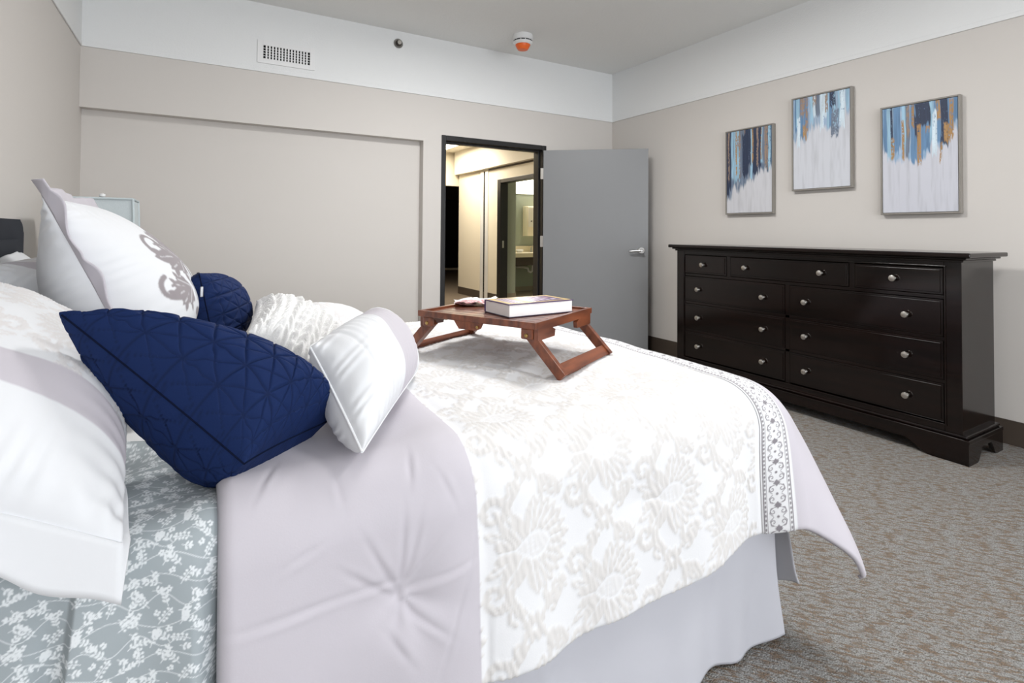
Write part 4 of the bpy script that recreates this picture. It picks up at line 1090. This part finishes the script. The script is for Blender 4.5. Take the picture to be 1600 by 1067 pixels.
ZTRAY = TC.z + ZR1 - .0065
bk = thing('book', (.985, 1.555, ZTRAY), 'thick purple hardcover book lying on the bed tray', 'book', rotz=math.radians(2.5))
BL, BW, BT = .132, .078, .043
m_purple = M('purple_cover', lin(78, 52, 96), .4)
MB().box((-BL + .004, -BW + .004, .003), (BL - .004, BW - .002, BT - .003)).build('page_block', M('pages', lin(244, 240, 238), .8, bump=(30, .15, .001, (.1, .1, 90))), bk)
MB().box((-BL, -BW, 0), (BL, BW, .003), .001).build('back_cover', M('dark_cover', lin(52, 38, 60), .4), bk)
MB().box((-BL, BW - .002, .003), (BL, BW + .002, BT), .001).build('spine', m_purple, bk)
fc = MB().box((-BL, -BW, BT - .003), (BL, BW, BT), .001).build('front_cover', m_purple, bk)
def cover_print(n, m):
    u, v = np.meshgrid(np.linspace(0, 1, n), np.linspace(0, 1, m), indexing='ij')     # u along length, v from near edge
    c = np.empty((n, m, 3)); c[:] = lin3(206, 178, 112)
    inn = (u > .07) & (u < .93) & (v > .10) & (v < .90); c[inn] = lin3(84, 52, 102)
    def rect(a, b, cc, dd, col_): c[(u > a) & (u < b) & (v > cc) & (v < dd)] = lin3(*col_)
    for k in range(4): rect(.10 + .045 * k, .118 + .045 * k, .14, .86, (214, 196, 220))
    rect(.28, .36, .12, .88, (150, 130, 62)); rect(.30, .34, .3, .6, (196, 160, 70)); rect(.36, .43, .12, .88, (78, 128, 136)); rect(.43, .455, .2, .8, (150, 190, 214)); rect(.455, .475, .14, .86, (226, 234, 240))
    def letter(a, b, kind):
        x = (u - a) / (b - a); ok = (x > 0) & (x < 1) & (v > .2) & (v < .8); y = (v - .2) / .6
        if kind == 'bar': mk = ok & (np.abs(x - .5) < .28)
        elif kind == 'L': mk = ok & ((x < .3) | (y < .2))
        elif kind == 'X': mk = ok & ((np.abs(x - y) < .2) | (np.abs(x + y - 1) < .2))
        else: mk = ok & ((x < .3) | (y < .2) | (y > .8) | (np.abs(y - .5) < .1))
        c[mk] = lin3(232, 220, 236)
    letter(.52, .56, 'bar'); rect(.585, .60, .3, .62, (206, 190, 214)); rect(.615, .66, .22, .34, (226, 214, 230)); rect(.63, .66, .34, .7, (206, 190, 214)); letter(.70, .74, 'bar'); rect(.78, .86, .25, .36, (226, 214, 230)); rect(.80, .84, .5, .74, (196, 150, 170))
    return u, v, c
u_, v_, cc_ = cover_print(160, 60)
Vp = np.stack([(-BL + .006) + u_ * (2 * BL - .012), (-BW + .006) + v_ * (2 * BW - .012), np.full_like(u_, BT + .0006)], -1).reshape(-1, 3)
quads_mesh('cover_print', Vp, grid_quads(160, 60), M('print', (1, 1, 1, 1), .35, attr=('col', None)), fc, attrs={'col': cc_.reshape(-1, 3)}, smooth=False)

pk = thing('tissue_packet', (.900, 1.795, ZTRAY + .002), 'crumpled white and pink tissue packet on the bed tray', 'tissue packet', rotz=math.radians(-20))
n = 60; g = np.linspace(-1, 1, n); u, v = np.meshgrid(g, g, indexing='ij')
thk = (1 - np.abs(u) ** 3) * (1 - np.abs(v) ** 4)
noi = vnoise(u * 3 + 20, v * 3 + 20, 5) - .5; noi2 = vnoise(u * 9 + 20, v * 9 + 20, 6) - .5
top = np.stack([u * .078 + .010 * noi2, v * .048 + .006 * noi, .012 * thk + .010 * noi * (1.2 - thk * .3) + .004 * noi2 + .010 + .012 * np.abs(u) ** 4 * (u > 0)], -1)
bot = top.copy(); bot[..., 2] = np.minimum(top[..., 2] - .012 * thk - .0008, .004 * noi + .004 + .012 * np.abs(u) ** 4)
cp = np.where(((v < -.45) & (noi2 < .25))[..., None], lin3(206, 150, 152), lin3(238, 234, 236))
cp = np.where(((np.abs(v + .1) < .12) & (noi < .0))[..., None], lin3(226, 196, 200), cp)
i1 = np.arange(n * n).reshape(n, n)
V2 = np.concatenate([top.reshape(-1, 3), bot.reshape(-1, 3)])
quads_mesh('wrapper', V2, np.concatenate([grid_quads(n, n), grid_quads(n, n, True) + n * n]), M('wrapper_film', (1, 1, 1, 1), .3, attr=('col', None)), pk, attrs={'col': np.concatenate([cp.reshape(-1, 3), np.broadcast_to(lin3(206, 160, 160), (n * n, 3))])})

# ------------------------------------------------------------------ nightstand and lamp beyond the bed
ns_ = thing('nightstand', (-.43, 3.34, 0), 'espresso nightstand in the corner beyond the bed', 'nightstand')
no = ns_.location
MB().box((-.67, 3.10, .14), (-.22, 3.58, .60), .004).build('body', m_esp, ns_, off=no)
MB().box((-.69, 3.08, .60), (-.20, 3.60, .63), .006).build('top', m_esp, ns_, off=no)
for z0, z1 in ((.16, .37), (.385, .585)):
    d_ = MB().box((-.222, 3.12, z0), (-.208, 3.56, z1), .003).build('drawer', m_esp, ns_, off=no)
    MB().lathe([(0, 0), (.008, 0), (.008, .014), (.018, .022), (.014, .03), (0, .032)], (-.208, 3.34, (z0 + z1) / 2), 'x', 16).build('knob', m_satin, d_, off=no, smooth=True)
for x in (-.65, -.24):
    for y in (3.12, 3.56): MB().box((x - .018, y - .018, 0), (x + .018, y + .018, .14), .003).build('leg', m_esp, ns_, off=no)
lp = thing('table_lamp', (-.415, 3.33, .63), 'table lamp with square pale grey linen shade in the corner', 'lamp')
lo = lp.location
m_linen = M('grey_linen', lin(196, 204, 206), .9, bump=(500, .3, .001), var=(200, .5, lin(182, 192, 196)))
m_linen2 = M('grey_linen_trim', lin(186, 196, 199), .9, bump=(500, .3, .001))
MB().lathe([(0, 0), (.075, 0), (.078, .012), (.06, .025), (.03, .035), (.05, .09), (.072, .16), (.066, .24), (.035, .31), (.018, .34), (.012, .40), (.010, .46), (0, .46)], tuple(lo), 'z', 30).build('base', M('grey_ceramic', lin(170, 178, 180), .25), lp, off=lo, smooth=True)
cx, cy = lo[0], lo[1]; ht, hbm, zt_, zb2 = .137, .147, 1.337, 1.085
b = bmesh.new(); ring = []
for h_, z_ in ((hbm, zb2), (ht, zt_), (ht - .004, zt_), (hbm - .004, zb2)):
    ring.append([b.verts.new((cx + sx_ * h_ - lo[0], cy + sy * h_ - lo[1], z_ - lo[2])) for sx_, sy in ((-1, -1), (1, -1), (1, 1), (-1, 1))])
for A, B in zip(ring, ring[1:] + ring[:1]):
    for k in range(4): b.faces.new([A[k], A[(k + 1) % 4], B[(k + 1) % 4], B[k]])
me = bpy.data.meshes.new('lamp_shade'); b.to_mesh(me); b.free(); shd = link('lamp_shade', me, m_linen, lp)
tr = MB()
for sx_, sy in ((-1, -1), (1, -1), (1, 1), (-1, 1)):
    tr.tube([(cx + sx_ * hbm, cy + sy * hbm, zb2), (cx + sx_ * ht, cy + sy * ht, zt_)], .006, 8)
for h_, z_ in ((ht, zt_), (hbm, zb2)):
    q_ = [(cx - h_, cy - h_, z_), (cx + h_, cy - h_, z_), (cx + h_, cy + h_, z_), (cx - h_, cy + h_, z_)]
    for k in range(4): tr.tube([q_[k], q_[(k + 1) % 4]], .006, 8)
tr.build('shade_trim', m_linen2, shd, off=lo)
MB().tube([(cx - ht, cy, zt_ - .01), (cx + ht, cy, zt_ - .01)], .003, 6).tube([(cx, cy, zt_ - .26), (cx, cy, zt_ + .005)], .004, 6).build('harp', m_satin, lp, off=lo)
MB().lathe([(0, 0), (.008, 0), (.006, .008), (.014, .018), (.013, .028), (0, .033)], (cx, cy, zt_), 'z', 16).build('finial', m_white_metal, lp, off=lo, smooth=True)
